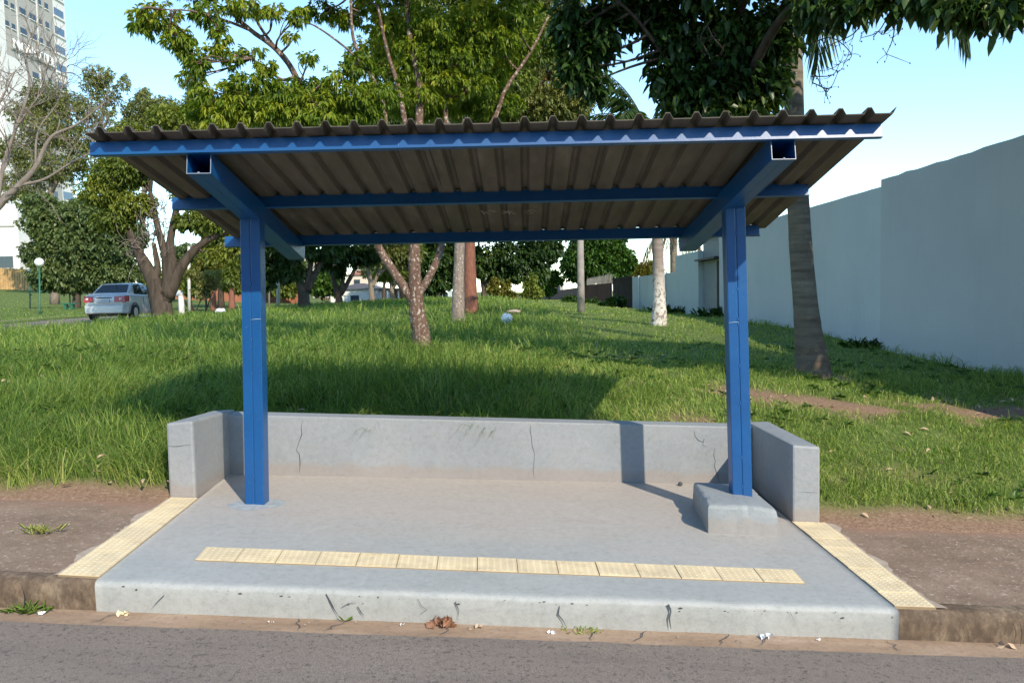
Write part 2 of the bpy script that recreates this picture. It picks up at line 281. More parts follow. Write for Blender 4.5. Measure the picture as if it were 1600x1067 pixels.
# ------------------------------------------------------------------ object helpers
WL = {}
def tag(o, label=None, cat=None, group=None, kind=None):
    for k, v in (('label', label), ('category', cat), ('group', group), ('kind', kind)):
        if v: o[k] = v
    return o
def thing(name, label, cat, loc, group=None):
    o = bpy.data.objects.new(name, None); COL.objects.link(o); o.location = tuple(map(float, loc)); o.empty_display_size = .2
    WL[o.name] = np.array(loc, float); return tag(o, label, cat, group)
def link(o, parent, loc=None):
    COL.objects.link(o)
    if parent is not None: o.parent = parent; WL[o.name] = WL[parent.name]
    else: WL[o.name] = np.zeros(3) if loc is None else np.array(loc, float)
class MB:
    def __init__(s): s.v = []; s.f = []; s.mi = []; s.m = 0
    def add(s, vs, fs):
        o = len(s.v); s.v += [tuple(map(float, p)) for p in vs]
        for f in fs: s.f.append([i+o for i in f]); s.mi.append(s.m)
    def hexa(s, b, t):   # bottom ring (ccw from above), top ring
        n = len(b); s.add(list(b)+list(t), [list(range(n))[::-1], list(range(n, 2*n))] + [[i, (i+1) % n, n+(i+1) % n, n+i] for i in range(n)])
    def box(s, x0, x1, y0, y1, z0, z1, shear=0):
        P = [(x0, y0), (x1, y0), (x1, y1), (x0, y1)]
        s.hexa([(x, y, z0+shear*x) for x, y in P], [(x, y, z1+shear*x) for x, y in P])
    def beam(s, a, b, w, h, up=(0, 0, 1), open_end=False):   # rectangular bar a->b, a/b at centre
        a = np.array(a, float); b = np.array(b, float); d = b-a; d /= np.linalg.norm(d); up = np.array(up, float)
        r = np.cross(d, up); r /= np.linalg.norm(r); u = np.cross(r, d)
        q = [-r*w/2-u*h/2, r*w/2-u*h/2, r*w/2+u*h/2, -r*w/2+u*h/2]
        vs = [a+k for k in q]+[b+k for k in q]
        fs = [[i, (i+1) % 4, 4+(i+1) % 4, 4+i] for i in range(4)]
        if not open_end: fs += [[3, 2, 1, 0], [4, 5, 6, 7]]
        s.add(vs, fs)
    def tube(s, pts, rad, n=8, cap=True, wob=0):
        pts = [np.array(p, float) for p in pts]; N = len(pts)
        if not hasattr(rad, '__len__'): rad = [rad]*N
        vs = []; prev = None
        for i in range(N):
            d = pts[min(i+1, N-1)]-pts[max(i-1, 0)]; d = d/(np.linalg.norm(d)+1e-9)
            if prev is None:
                ref = np.array([1., 0, 0]) if abs(d[0]) < .8 else np.array([0, 1., 0]); u = np.cross(d, ref)
            else: u = prev - d*np.dot(prev, d)
            u /= np.linalg.norm(u)+1e-9; prev = u; w = np.cross(d, u)
            for k in range(n):
                an = 2*math.pi*k/n; rr = rad[i]*(1+wob*(random.random()-.5))
                vs.append(pts[i]+(u*math.cos(an)+w*math.sin(an))*rr)
        fs = [[i*n+k, i*n+(k+1) % n, (i+1)*n+(k+1) % n, (i+1)*n+k] for i in range(N-1) for k in range(n)]
        if cap: fs += [list(range(n))[::-1], [(N-1)*n+k for k in range(n)]]
        s.add(vs, fs)
    def sphere(s, c, r, nu=12, nv=8, sq=(1, 1, 1), wob=0):
        vs = []; fs = []
        for j in range(nv+1):
            th = math.pi*j/nv
            for i in range(nu):
                ph = 2*math.pi*i/nu; k = r*(1+wob*(random.random()-.5))
                vs.append((c[0]+k*sq[0]*math.sin(th)*math.cos(ph), c[1]+k*sq[1]*math.sin(th)*math.sin(ph), c[2]+k*sq[2]*math.cos(th)))
        for j in range(nv):
            for i in range(nu): fs.append([j*nu+i, (j+1)*nu+i, (j+1)*nu+(i+1) % nu, j*nu+(i+1) % nu])
        s.add(vs, fs)
    def build(s, name, mats, parent=None, smooth=False, bevel=0, loc=None):
        me = bpy.data.meshes.new(name)
        off = WL[parent.name] if parent is not None else (np.zeros(3) if loc is None else np.array(loc, float))
        me.from_pydata([tuple(np.array(p)-off) for p in s.v], [], s.f)
        for m in (mats if isinstance(mats, (list, tuple)) else [mats]): me.materials.append(MATS[m])
        if max(s.mi, default=0): me.polygons.foreach_set('material_index', s.mi)
        if smooth: me.polygons.foreach_set('use_smooth', [True]*len(me.polygons))
        me.update(); o = bpy.data.objects.new(name, me); link(o, parent, off)
        if parent is None: o.location = tuple(map(float, off))
        if bevel:
            b = o.modifiers.new('bevel', 'BEVEL'); b.width = bevel; b.segments = 2; b.limit_method = 'ANGLE'; b.angle_limit = R(35)
        return o
def npmesh(name, V, loops, sizes, mat, parent=None, tone=None, tname='tone', smooth=False, kindloc=None):
    me = bpy.data.meshes.new(name); off = WL[parent.name] if parent is not None else np.zeros(3)
    V = (V-off).astype(np.float32); me.vertices.add(len(V)); me.vertices.foreach_set('co', V.ravel())
    sizes = np.asarray(sizes, np.int32); me.loops.add(len(loops)); me.loops.foreach_set('vertex_index', np.asarray(loops, np.int32))
    me.polygons.add(len(sizes)); st = np.zeros(len(sizes), np.int32); st[1:] = np.cumsum(sizes)[:-1]
    me.polygons.foreach_set('loop_start', st); me.polygons.foreach_set('loop_total', sizes)
    if smooth: me.polygons.foreach_set('use_smooth', np.ones(len(sizes), bool))
    if tone is not None:
        at_ = me.attributes.new(tname, 'FLOAT', 'POINT'); at_.data.foreach_set('value', np.clip(tone, 0, 1).astype(np.float32))
    me.materials.append(MATS[mat]); me.update(calc_edges=True); me.validate()
    o = bpy.data.objects.new(name, me); link(o, parent); return o
def unit(a): return a/(np.linalg.norm(a, axis=-1, keepdims=True)+1e-9)
def leaves(name, P, D, L, W, tone, mat, parent, curl=.25, fold=.35):
    """leaf-shaped double faces: base P, direction D, length L, width W (arrays)"""
    n = len(P); D = unit(D); ref = np.tile([0., 0, 1.], (n, 1)) + rng.normal(0, .35, (n, 3))
    Sd = unit(np.cross(D, ref)); N = unit(np.cross(Sd, D)); L = np.broadcast_to(L, n)[:, None]; W = np.broadcast_to(W, n)[:, None]
    b = P; dn = np.array([0, 0, -1.])
    m1 = P+D*L*.35; m2 = P+D*L*.7+dn*L*curl*.35; tp = P+D*L+dn*L*curl
    l1 = m1-Sd*W*.5+N*W*fold*.5; r1 = m1+Sd*W*.5+N*W*fold*.5; l2 = m2-Sd*W*.38+N*W*fold*.3; r2 = m2+Sd*W*.38+N*W*fold*.3
    V = np.stack([b, l1, l2, tp, r2, r1], 1).reshape(-1, 3)
    base = (np.arange(n)*6)[:, None]; loops = np.concatenate([base+np.array([0, 3, 2, 1]), base+np.array([0, 5, 4, 3])], 1).ravel()
    return npmesh(name, V, loops, np.full(2*n, 4), mat, parent, np.repeat(tone, 6))
def lob(px, py, d, rx, ry, rd=None):
    k = d/FOC; return (at(px, py, d), np.array([rx*k, (rd if rd else (rx+ry)/2*k), ry*k]))
def crown(name, lobes, n, k, L, W, mat, parent, droop=.5, spread=1.0, inner=.45, tlo=.15, thi=.85, jit=.3, curl=.25):
    C = np.array([l[0] for l in lobes]); Rr = np.array([l[1] for l in lobes]); w = (Rr[:, 0]*Rr[:, 2])**.8*(Rr[:, 1]**.3); w /= w.sum()
    i = rng.choice(len(lobes), n, p=w); u = unit(rng.normal(size=(n, 3))); r = inner+(1-inner)*rng.random(n)**.6
    ltone = rng.random(len(lobes))
    # irregular lobes: radius modulated by direction
    mod = .75+.5*vnoise(u[:, 0]*2.3+i*7.1, u[:, 2]*2.3+u[:, 1]*1.9+i*3.7, 5)
    P = C[i]+u*Rr[i]*(r*mod)[:, None]; out = unit(u*np.array([1, 1, .7]))
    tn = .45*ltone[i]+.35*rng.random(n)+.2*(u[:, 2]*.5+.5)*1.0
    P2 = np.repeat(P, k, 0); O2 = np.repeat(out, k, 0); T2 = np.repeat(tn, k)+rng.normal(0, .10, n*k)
    D = unit(O2*.55+rng.normal(0, .6*spread, (n*k, 3))+np.array([0, 0, -droop])); P2 = P2+rng.normal(0, jit*L*.5, (n*k, 3))
    LL = L*(.65+.6*rng.random(n*k)); ww = W*(.75+.5*rng.random(n*k))
    return leaves(name, P2, D, LL, ww, tlo+(thi-tlo)*np.clip(T2, 0, 1), mat, parent, curl), P
def curve(a, b, bend=.15, n=6, sag=0):
    a = np.array(a, float); b = np.array(b, float); d = np.linalg.norm(b-a); j = rng.normal(0, bend*d*.5, 3); out = []
    for i in range(n+1):
        t = i/n; out.append(a*(1-t)+b*t+j*math.sin(math.pi*t)+np.array([0, 0, -sag*d])*math.sin(math.pi*t))
    return out
def twigs(mb, limbs, lobes, r=.03, sub=5, sides=5):
    pts = [np.array(p) for l in limbs for p in l[len(l)//2:]]; PT = np.array(pts)
    for c, rr in lobes:
        dd = np.linalg.norm(PT-c, axis=1)+np.maximum(0, PT[:, 2]-c[2])*.6; a = PT[dd.argmin()]
        p = curve(a, c, .18, 6, .04); mb.tube(p, np.linspace(r, r*.45, len(p)), sides, False)
        for _ in range(sub):
            e = c+unit(rng.normal(size=3))*rr*.85; s0 = p[rng.integers(3, len(p))]
            q = curve(s0, e, .2, 4); mb.tube(q, np.linspace(r*.45, r*.12, len(q)), 4, False)
def limb(mb, pts, r0, r1, n=10, wob=.12):
    # smooth a polyline (Catmull-Rom) then tube it
    P = [np.array(p, float) for p in pts]; P = [2*P[0]-P[1]]+P+[2*P[-1]-P[-2]]; out = []
    for i in range(1, len(P)-2):
        for t in np.linspace(0, 1, 6, endpoint=False):
            a, b, c, d = P[i-1:i+3]; out.append(.5*((2*b)+(-a+c)*t+(2*a-5*b+4*c-d)*t*t+(-a+3*b-3*c+d)*t**3))
    out.append(P[-2]); N = len(out); rad = [r0+(r1-r0)*(i/(N-1))**.8 for i in range(N)]
    mb.tube(out, rad, n, True, wob); return out

# ================================================================== THE SETTING
def sz(x, off=0): return float(street(x))+off
def bare_at(x, y):
    n1 = fbm(x*1.7, y*1.7, 3, 4); n2 = fbm(x*.9, y*.9, 9, 3)
    edge = np.clip(1-(y-6.25-.35*n1)/.25, 0, 1)*(y > 5.9)
    mid = 9.15+.25*np.sin(x*1.3)+.5*(n2-.5); wid = (.16+.34*n1)*np.clip((x-1.9)/.6, 0, 1)*(1-.92*np.exp(-((x-4.25)/.55)**2))
    path = np.clip(1.5-np.abs(y-mid)/np.maximum(wid, .02), 0, 1)
    sp = np.clip((n1-.63)*9, 0, 1)*np.clip((x+.5)/2.0, 0, 1)*(y < 12)*.9
    blob = np.exp(-(((x-1.45)/.28)**2+((y-8.25)/.22)**2))*1.2*n1+np.exp(-(((x-3.3)/.5)**2+((y-7.15)/.2)**2))*n1
    return np.clip(np.maximum.reduce([edge, path, sp, blob]), 0, 1)
XL = lambda y: -2.46-.0755*(y-4.62)
XR = lambda y: 2.058-.018*(y-4.57)
def in_platform(x, y, m=0.0):
    return (x > -2.80+m) & (x < 2.20-m) & (y < 7.52+.057*(x+.143)-m)
xs = np.unique(np.concatenate([np.arange(-7, 8.01, .1), np.arange(-30, -7, .5), np.arange(8, 14, .5), np.arange(-80, -30, 2), np.arange(14, 40, 2), -80-np.geomspace(4, 520, 18), 40+np.geomspace(3, 560, 18)]))
ys = np.unique(np.concatenate([np.arange(5.8, 10.01, .1), np.arange(10, 36, .4), np.arange(36, 160, 2.5), 160+np.geomspace(4, 640, 18), np.arange(-10, 5.8, 1.5), -10-np.geomspace(3, 400, 14)]))
XX, YY = np.meshgrid(xs, ys); ZZ = ground(XX, YY) + (fbm(XX*.8, YY*.8, 21, 3)-.5)*.07*np.clip((YY-6.4)/1.5, 0, 1)
ZZ = ZZ - .32*np.clip((6.22-YY)/.3, 0, 1)
ZZ = np.where(in_platform(XX, YY, .03) & (YY > 5), np.minimum(ZZ, street(XX)-.32), ZZ)
ZZ = ZZ - .10*((XX > -20.4) & (XX < -13.0) & (YY > 2) & (YY < 150))
BB = bare_at(XX, YY)
nx, ny = len(xs), len(ys); idx = np.arange(nx*ny).reshape(ny, nx)
q = np.stack([idx[:-1, :-1], idx[:-1, 1:], idx[1:, 1:], idx[1:, :-1]], -1).reshape(-1, 4)
g = npmesh('ground', np.stack([XX, YY, ZZ], -1).reshape(-1, 3), q.ravel(), np.full(len(q), 4), 'soil', None, BB.ravel(), 'bare', True)
tag(g, kind='structure')

def strip(name, xs_, rows, mat, smooth=True):
    """sheet: rows = list of functions x -> (y, z)"""
    V = np.array([[(x, *r(x)) for x in xs_] for r in rows]); n, m = V.shape[:2]; I = np.arange(n*m).reshape(n, m)
    q = np.stack([I[:-1, :-1], I[:-1, 1:], I[1:, 1:], I[1:, :-1]], -1).reshape(-1, 4)
    o = npmesh(name, V.reshape(-1, 3), q.ravel(), np.full(len(q), 4), mat, None, smooth=smooth); return tag(o, kind='structure')
def n1(x, f, s=0): return float(fbm(np.array([x*f]), np.array([s*3.1]), s, 4)[0])-.5
sx = np.unique(np.concatenate([np.linspace(-60, -7, 40), np.arange(-7, 7, .06), np.linspace(7, 60, 40)]))
sxl = [x for x in sx]
strip('street', sxl, [lambda x: (-14, sz(x, -.17)), lambda x: (0, sz(x, -.168)), lambda x: (4.3, sz(x, -.168)), lambda x: (4.385+.03*n1(x, 3, 2)+.02*n1(x, 14, 4), sz(x, -.168))], 'asphalt')
strip('gutter', sxl, [lambda x: (4.30, sz(x, -.176)), lambda x: (4.45, sz(x, -.173)), lambda x: (4.63, sz(x, -.176))], 'gutter_concrete')
# painted platform with rounded nose towards the street
px_ = np.linspace(0, 1, 90); prof = [(4.585, -.21), (4.578, -.10), (4.574, -.034), (4.578, -.020), (4.588, -.008), (4.605, -.002), (4.64, 0), (4.9, 0), (5.4, 0), (5.9, 0), (6.4, 0), (6.43, 0), (6.9, 0), (7.6, 0)]
V = []
for y, z in prof:
    for u in px_:
        x = XL(y)*(1-u)+XR(y)*u; jy = jz = 0
        if y < 4.65: jy = .018*n1(x, 5, 7)+.012*n1(x, 19, 8); jz = .010*n1(x, 7, 9)*(1 if z > -.05 else 0)
        V.append((x, y+jy, sz(x, z)+jz+.004*n1(x*1.3+y, 1.1, 3)))
n, m = len(prof), len(px_); I = np.arange(n*m).reshape(n, m)
q = np.stack([I[:-1, :-1], I[:-1, 1:], I[1:, 1:], I[1:, :-1]], -1).reshape(-1, 4)
mbp = np.array(V); loops = list(q.ravel()); sizes = [4]*len(q)
base = len(mbp); add = []
for col in (0, m-1):                     # end cheeks of the platform
    ring = [I[r, col] for r in range(n)]; add.append(mbp[I[n-1, col]]+np.array([0, 0, -.22])); k = base+len(add)-1
    rr = ring+[k]; rr = rr if col else rr[::-1]; loops += rr; sizes.append(len(rr))
pl = npmesh('platform', np.concatenate([mbp, np.array(add)]), loops, sizes, 'slab_paint', None, smooth=True); tag(pl, kind='structure')
# unpainted kerb and footpath either side
def kerb(name, x0, x1):
    xs_ = [x for x in sxl if x0 < x < x1]; xs_ = [x0]+xs_+[x1]
    j = lambda x, s: .02*n1(x, 4, s)+.012*n1(x, 17, s+1)
    o = strip(name, xs_, [lambda x: (4.592+j(x, 11)*.6, sz(x, -.21)), lambda x: (4.585+j(x, 12), sz(x, -.09)), lambda x: (4.588+j(x, 13), sz(x, -.035)), lambda x: (4.61+j(x, 13)*.7, sz(x, -.012)+j(x, 15)*.5), lambda x: (4.65, sz(x, -.004)+j(x, 16)*.3), lambda x: (4.76, sz(x, -.006))], 'old_concrete')
kerb('kerb', -60, -2.462); kerb('kerb', 2.062, 60)
def path(name, x0, x1, f0, f1):
    rows = []
    for k in range(13):
        t_ = k/12
        rows.append(lambda x, t_=t_: (4.70+t_*(6.42+.22*n1(x, 2.3, 6)+.06*n1(x, 11, 4)-4.70), sz(x, -.004+.012*n1(x+t_*5, .9, 5)-.05*max(0, t_-.9)*10*.5)))
    xs_ = [x0]+[x for x in sxl if x0 < x < x1]+[x1]
    return strip(name, xs_, rows, 'footpath_concrete')
path('pavement', -60, -2.63, 0, 0); path('pavement', 2.05, 60, 0, 0)
# joints in the kerb
def crack(name, pts, nrm, w, mat, parent, off=.003):
    pts = [np.array(p, float)+np.array(nrm)*off for p in pts]; nrm = np.array(nrm, float); vs = []
    for i, p in enumerate(pts):
        d = pts[min(i+1, len(pts)-1)]-pts[max(i-1, 0)]; s = np.cross(d, nrm); s /= np.linalg.norm(s)+1e-9
        ww = w*.62*(.45+random.random()*.9)*(0.2 if i in (0, len(pts)-1) else 1)/2; vs += [p-s*ww, p+s*ww]
    mb = MB(); mb.add(vs, [[2*i, 2*i+1, 2*i+3, 2*i+2] for i in range(len(pts)-1)]); return mb.build(name, mat, parent)
def zig(a, b, n, amp, ax=(1, 0, 0)):
    a = np.array(a, float); b = np.array(b, float); return [a+(b-a)*i/n+np.array(ax)*random.uniform(-amp, amp)*(0 < i < n) for i in range(n+1)]

# the avenue on the left, its far verge and pavement edge
av = np.arange(4.7, 150, 1.2)
def lane(name, xa, xb, dz, mat, n=8):
    V = []; 
    for y in av:
        for k in range(n+1):
            x = xa+(xb-xa)*k/n; V.append((x, y, 0))
    V = np.array(V, float); zc = ground(np.full(len(V), -16.5), V[:, 1]); V[:, 2] = ground(V[:, 0], V[:, 1])+dz
    I = np.arange(len(V)).reshape(len(av), n+1); q = np.stack([I[:-1, :-1], I[:-1, 1:], I[1:, 1:], I[1:, :-1]], -1).reshape(-1, 4)
    o = npmesh(name, V, q.ravel(), np.full(len(q), 4), mat, None, smooth=True); return tag(o, kind='structure')
lane('road', -20.6, -12.8, -.02, 'asphalt'); lane('kerb', -20.85, -20.6, .10, 'gutter_concrete', 1)

# ================================================================== BUS SHELTER
sh = thing('bus_shelter', 'blue steel bus shelter with a ribbed sheet roof on two square posts', 'bus shelter', (-.25, 6.3, 0))
# posts: each two channels welded face to face (a real seam between them)
for (bx, bz, tx, tz) in ((-2.1075, .085, -2.058, 2.335), (1.6375, .10, 1.59, 2.335)):
    mb = MB()
    for s in (-1, 1): mb.beam((bx+s*.0385, 6.355, bz), (tx+s*.0385, 6.355, tz), .0725, .13, (0, 1, 0))
    mb.beam((bx, 6.355, bz), (tx, 6.355, tz), .02, .118, (0, 1, 0))
    po = mb.build('post', 'blue_paint', sh, bevel=.006)
    w = MB()
    for f in (.02, .12, .30, .44, .58, .60, .74, .9):
        f += random.uniform(-.03, .03); c = np.array([bx+(tx-bx)*f, 6.287, bz+(tz-bz)*f]); w.sphere(c, .006, 6, 4, (.7, .5, 2.2), .5)
    f = .645 if bx < 0 else .60; c = np.array([bx+(tx-bx)*f, 6.287, bz+(tz-bz)*f])
    sc_ = MB(); sc_.tube([c+np.array([-.072 if bx > 0 else .0, 0, 0]), c+np.array([-.03 if bx > 0 else .04, 0, .004]), c+np.array([.003 if bx > 0 else .074, 0, .003])], [.0015, .003, .002], 5); sc_.build('butt_weld', 'scraped_paint', po)
    for f2 in ((.36, .22, .70) if bx > 0 else (.33, .62, .09)):
        w.sphere(np.array([bx+(tx-bx)*f2-.04, 6.289, bz+(tz-bz)*f2]), .005, 6, 4, (1.2, .4, 1), .5)
    o_ = w.build('weld_bead', 'weld_bead', po); o_['kind'] = 'stuff'
# rafters: hollow square section, open at the street end
def rafter(a, b, w=.152, h=.14):
    a = np.array(a, float); b = np.array(b, float); d = b-a; d /= np.linalg.norm(d); r = np.cross(d, (0, 0, 1)); r /= np.linalg.norm(r); u = np.cross(r, d); T = .004
    mb = MB()
    for s in (-1, 1):
        o = r*s*(w/2-T/2); mb.beam(a+o, b+o, T, h)
        for v in (-1, 1):
            o = r*s*(w/4-.0005-T/2)+u*v*(h/2-T/2); mb.beam(a+o+d*.002, b+o-d*.002, w/2-T-.003, T)
    ra = mb.build('rafter', 'blue_paint', sh)
    e = MB(); 
    for v in (-1, 1): e.sphere(a+u*v*(h/2-.006)-d*.001, .008, 6, 4, (1, .6, .8), .4)
    for s in (-1, 1): e.beam(a+r*s*(w/2-.002)-d*.0025, a+r*s*(w/2-.002)-d*.001, .004, h)
    for v in (-1, 1): e.beam(a+u*v*(h/2-.002)-d*.0025, a+u*v*(h/2-.002)-d*.001, w-.008, .004)
    e.build('cut_end', 'cut_steel', ra)
rafter((-2.02, 5.24, 2.553), (-2.10, 7.72, 2.112)); rafter((1.622, 5.24, 2.558), (1.508, 7.72, 2.112))
SL = .182   # roof slope
def purlin(name, x0, x1, y, zb, h, d=.05):
    mb = MB(); T = .004; dz = -.003*0
    mb.box(x0, x1, y, y+T, zb, zb+h)
    mb.box(x0+.001, x1+.012, y+T, y+d, zb+.0005, zb+T); mb.box(x0+.001, x1-.001, y+T, y+d, zb+h-T-.002, zb+h-.0025)
    mb.box(x0+.001, x1-.001, y+d, y+d+T*.8, zb+.001, zb+.018)
    def lean(p):      # channels sit square to the sloping rafters
        a = math.atan(.182); yy, zz = p[1]-y, p[2]-zb; return (p[0], y+yy*math.cos(a)+zz*math.sin(a), zb+zz*math.cos(a)-yy*math.sin(a))
    mb.v = [lean(p) for p in mb.v]
    return mb.build(name, 'blue_paint', sh)
fa = purlin('fascia_beam', -2.685, 2.212, 5.2, 2.611, .083, .045)
purlin('purlin', -2.70, 2.182, 6.42, 2.396, .092); purlin('purlin', -2.735, 2.145, 7.62, 2.172, .095)
mb = MB(); x = -.76; mb.beam((x, 5.2005, 2.616), (x, 5.213, 2.688), .006, .004); mb.build('joint_seam', 'weld_bead', fa)
# ribbed sheet
P = [(0, 0), (.055, 0), (.075, .036), (.100, .036), (.120, 0)]; pitch = .1722; prof = []
x = -2.72
while x < 2.40:
    for a, b in P: prof.append((x+a-.10, b))
    x += pitch
prof = [p for p in prof if -2.70 < p[0] < 2.25]
Y0, Y1, ZB = 5.085, 7.735, 2.701
V = []; rows = 14
sag = lambda x, y: .006*n1(x, 1.3, 31)+.004*n1(x*2+y, 2, 33)
for k in range(rows):
    y = Y0+(Y1-Y0)*k/(rows-1)
    for (x, h) in prof:
        e = .012*n1(x, 1.1, 41) if k == 0 else 0
        V.append((x, y+e, ZB-SL*(y-5.2)+h+sag(x, y)))
m = len(prof); nV = len(V); T = .006; V += [(a, b, c+T) for a, b, c in V]
fs = []
for k in range(rows-1):
    for i in range(m-1):
        a = k*m+i; fs.append([a, a+m, a+m+1, a+1]); fs.append([nV+a, nV+a+1, nV+a+m+1, nV+a+m])
for i in range(m-1):
    fs.append([i, i+1, nV+i+1, nV+i]); a = (rows-1)*m+i; fs.append([a+1, a, nV+a, nV+a+1])
for k in range(rows-1):
    a = k*m; fs.append([a+m, a, nV+a, nV+a+m]); a = k*m+m-1; fs.append([a, a+m, nV+a+m, nV+a])
mb = MB(); mb.add(V, fs); rs = mb.build('roof_sheet', 'roof_sheet', sh)
# sheet lap (dark joint) and scratched marks on the underside
def under(x, y): return (x, y, ZB-SL*(y-5.2)-.004)
crack('sheet_joint', [under(-.60, 5.3+k*.2) for k in range(6)], (0, -.18, -1), .012, 'dark_gap', rs, .001)
mk = MB()
def stroke(p0, p1):
    a, b = np.array(under(*p0)), np.array(under(*p1)); mk.beam(a, b, .005, .002)
for ox, segs in ((-.34, [((0, 0), (.02, .12)), ((.02, .06), (.07, .12)), ((.03, .06), (.08, .0)), ((.08, .02), (.11, .05)), ((.09, .0), (.12, .0))]),
                 (-.17, [((0, .02), (.11, .12)), ((.0, .12), (.10, .0)), ((.05, .0), (.06, .14)), ((.0, .07), (.11, .06)), ((.08, .1), (.12, .14))]),
                 (.01, [((.02, .1), (.05, .13)), ((.05, .13), (.08, .1)), ((.08, .1), (.03, .02)), ((.03, .02), (.10, .02)), ((-.01, .05), (.05, .06)), ((.06, .0), (.11, .06))])):
    mk = MB()
    for a, b in segs: stroke((ox+a[0], 6.93+a[1]), (ox+b[0], 6.93+b[1]))
    mk.build('scratched_mark', 'scratch', rs)
# footing block under the right-hand post, paint ring round the left-hand one
mb = MB(); bb = [(1.293, 5.955), (1.81, 5.94), (1.83, 6.70), (1.335, 6.72)]; K = 12; vs = []
RB = ringpts(bb, K) if False else None
def ringpts(q, k):
    return [np.array(q[i])+(np.array(q[(i+1) % 4])-np.array(q[i]))*j/k for i in range(4) for j in range(k)]
B_ = ringpts(bb, K); cc = np.mean(B_, 0); LVL = [(0, -.12), (.010, .06), (.013, .13), (.016, .180), (.022, .198), (.036, .207), (.08, .210), (.25, .211)]
for li, (ins, z) in enumerate(LVL):
    for i, p in enumerate(B_):
        d_ = (cc-p)/np.linalg.norm(cc-p); cor = .6 if i % K == 0 else 1.0
        chip = max(0, float(fbm(np.array([i*.61]), np.array([3.3]), 8, 3)[0])-.52)*.09 if li in (3, 4, 5) else 0
        q_ = p+d_*(ins*(1.35 if i % K == 0 else 1)+chip)+(fbm(np.array([i*.8, i*.8+50]), np.array([z*30]*2), 5, 2)-.5)*.008
        vs.append((q_[0], q_[1], sz(q_[0], z)-chip*.35-.022*max(0, q_[0]-1.66)/.15*(li > 2)+.004*(float(fbm(np.array([i*.7]), np.array([li*2.]), 15, 2)[0])-.5)))
nk = 4*K; mb.add(vs, [[l*nk+i, l*nk+(i+1) % nk, (l+1)*nk+(i+1) % nk, (l+1)*nk+i] for l in range(len(LVL)-1) for i in range(nk)]+[[(len(LVL)-1)*nk+i for i in range(nk)]])
mb.build('post_footing', 'block_paint', sh)
mb = MB(); c = (-2.10, 6.33); vs = [(c[0], c[1], sz(c[0], .009))]
for k in range(30):
    a = 2*math.pi*k/30; r = .21*(1+.22*(random.random()-.5)+.12*math.sin(a*2)); vs.append((c[0]+r*math.cos(a)*.95, c[1]+r*math.sin(a)*.8, sz(c[0]+r*math.cos(a)*.95, .001)))
mb.add(vs, [[0, k+1, (k+1) % 30+1] for k in range(30)]); mb.build('footing_ring', 'cement_ring', sh, smooth=True)

# ================================================================== LOW WALL round the platform
lw = thing('low_wall', 'low grey painted concrete wall with two side wings around the shelter platform', 'low wall', (-.3, 7.4, 0))
YF = lambda x: 7.436+.057*(x+.143)
def slabwall(name, bot, z0, tops, bev):
    mb = MB(); mb.hexa([(x, y, z0) for x, y in bot], [(x, y, z) for (x, y), z in zip(bot, tops)]); return mb.build(name, 'wall_paint', lw, bevel=bev)
TH = .20
b = [(-2.655, YF(-2.655)), (2.066, YF(2.066)), (2.066, YF(2.066)+TH), (-2.655, YF(-2.655)+TH)]
bp = slabwall('back_panel', b, -.4, [.672, .430, .432, .674], .011)
wgl = slabwall('side_wing', [(-2.826, 6.425), (-2.614, 6.425), (-2.652, YF(-2.65)+TH+.01), (-2.86, YF(-2.85)+TH+.01)], -.3, [.735, .752, .690, .682], .020)
wgr = slabwall('side_wing', [(2.033, 6.345), (2.245, 6.345), (2.275, YF(2.27)+TH+.01), (2.063, YF(2.06)+TH+.01)], -.5, [.492, .474, .444, .447], .016)
fz = lambda x, f: -.0515*x+.01+f*.525
def wc(x, f): return (x, YF(x), fz(x, f))
crack('crack', [wc(-1.995, .93), wc(-2.01, .8), wc(-2.005, .7), wc(-2.035, .55), wc(-2.06, .42), wc(-2.035, .35), wc(-2.03, .2), wc(-2.04, .02)], (0, -1, 0), .009, 'crack_dark', bp)
crack('crack', [wc(.035, .95), wc(.03, .85), wc(.04, .75), wc(.045, .6), wc(.065, .45), wc(.06, .3), wc(.05, .15), wc(.06, .02)], (0, -1, 0), .008, 'crack_dark', bp)
crack('crack', [wc(1.71, .62), wc(1.70, .5), wc(1.715, .4), wc(1.705, .3), wc(1.735, .15), wc(1.75, .02)], (0, -1, 0), .009, 'crack_dark', bp)
crack('crack', [wc(1.52, .93), wc(1.53, .82), wc(1.56, .75), wc(1.60, .72), wc(1.615, .79), wc(1.60, .68), wc(1.65, .62)], (0, -1, 0), .008, 'crack_dark', bp)
crack('crack', [(-2.82, 6.425, .558), (-2.75, 6.425, .552), (-2.67, 6.425, .562), (-2.615, 6.425, .564)], (0, -1, 0), .006, 'crack_dark', wgl)
crack('crack', [(2.245, 6.345, .12), (2.16, 6.345, .125), (2.06, 6.345, .13)], (0, -1, 0), .004, 'crack_dark', wgr)
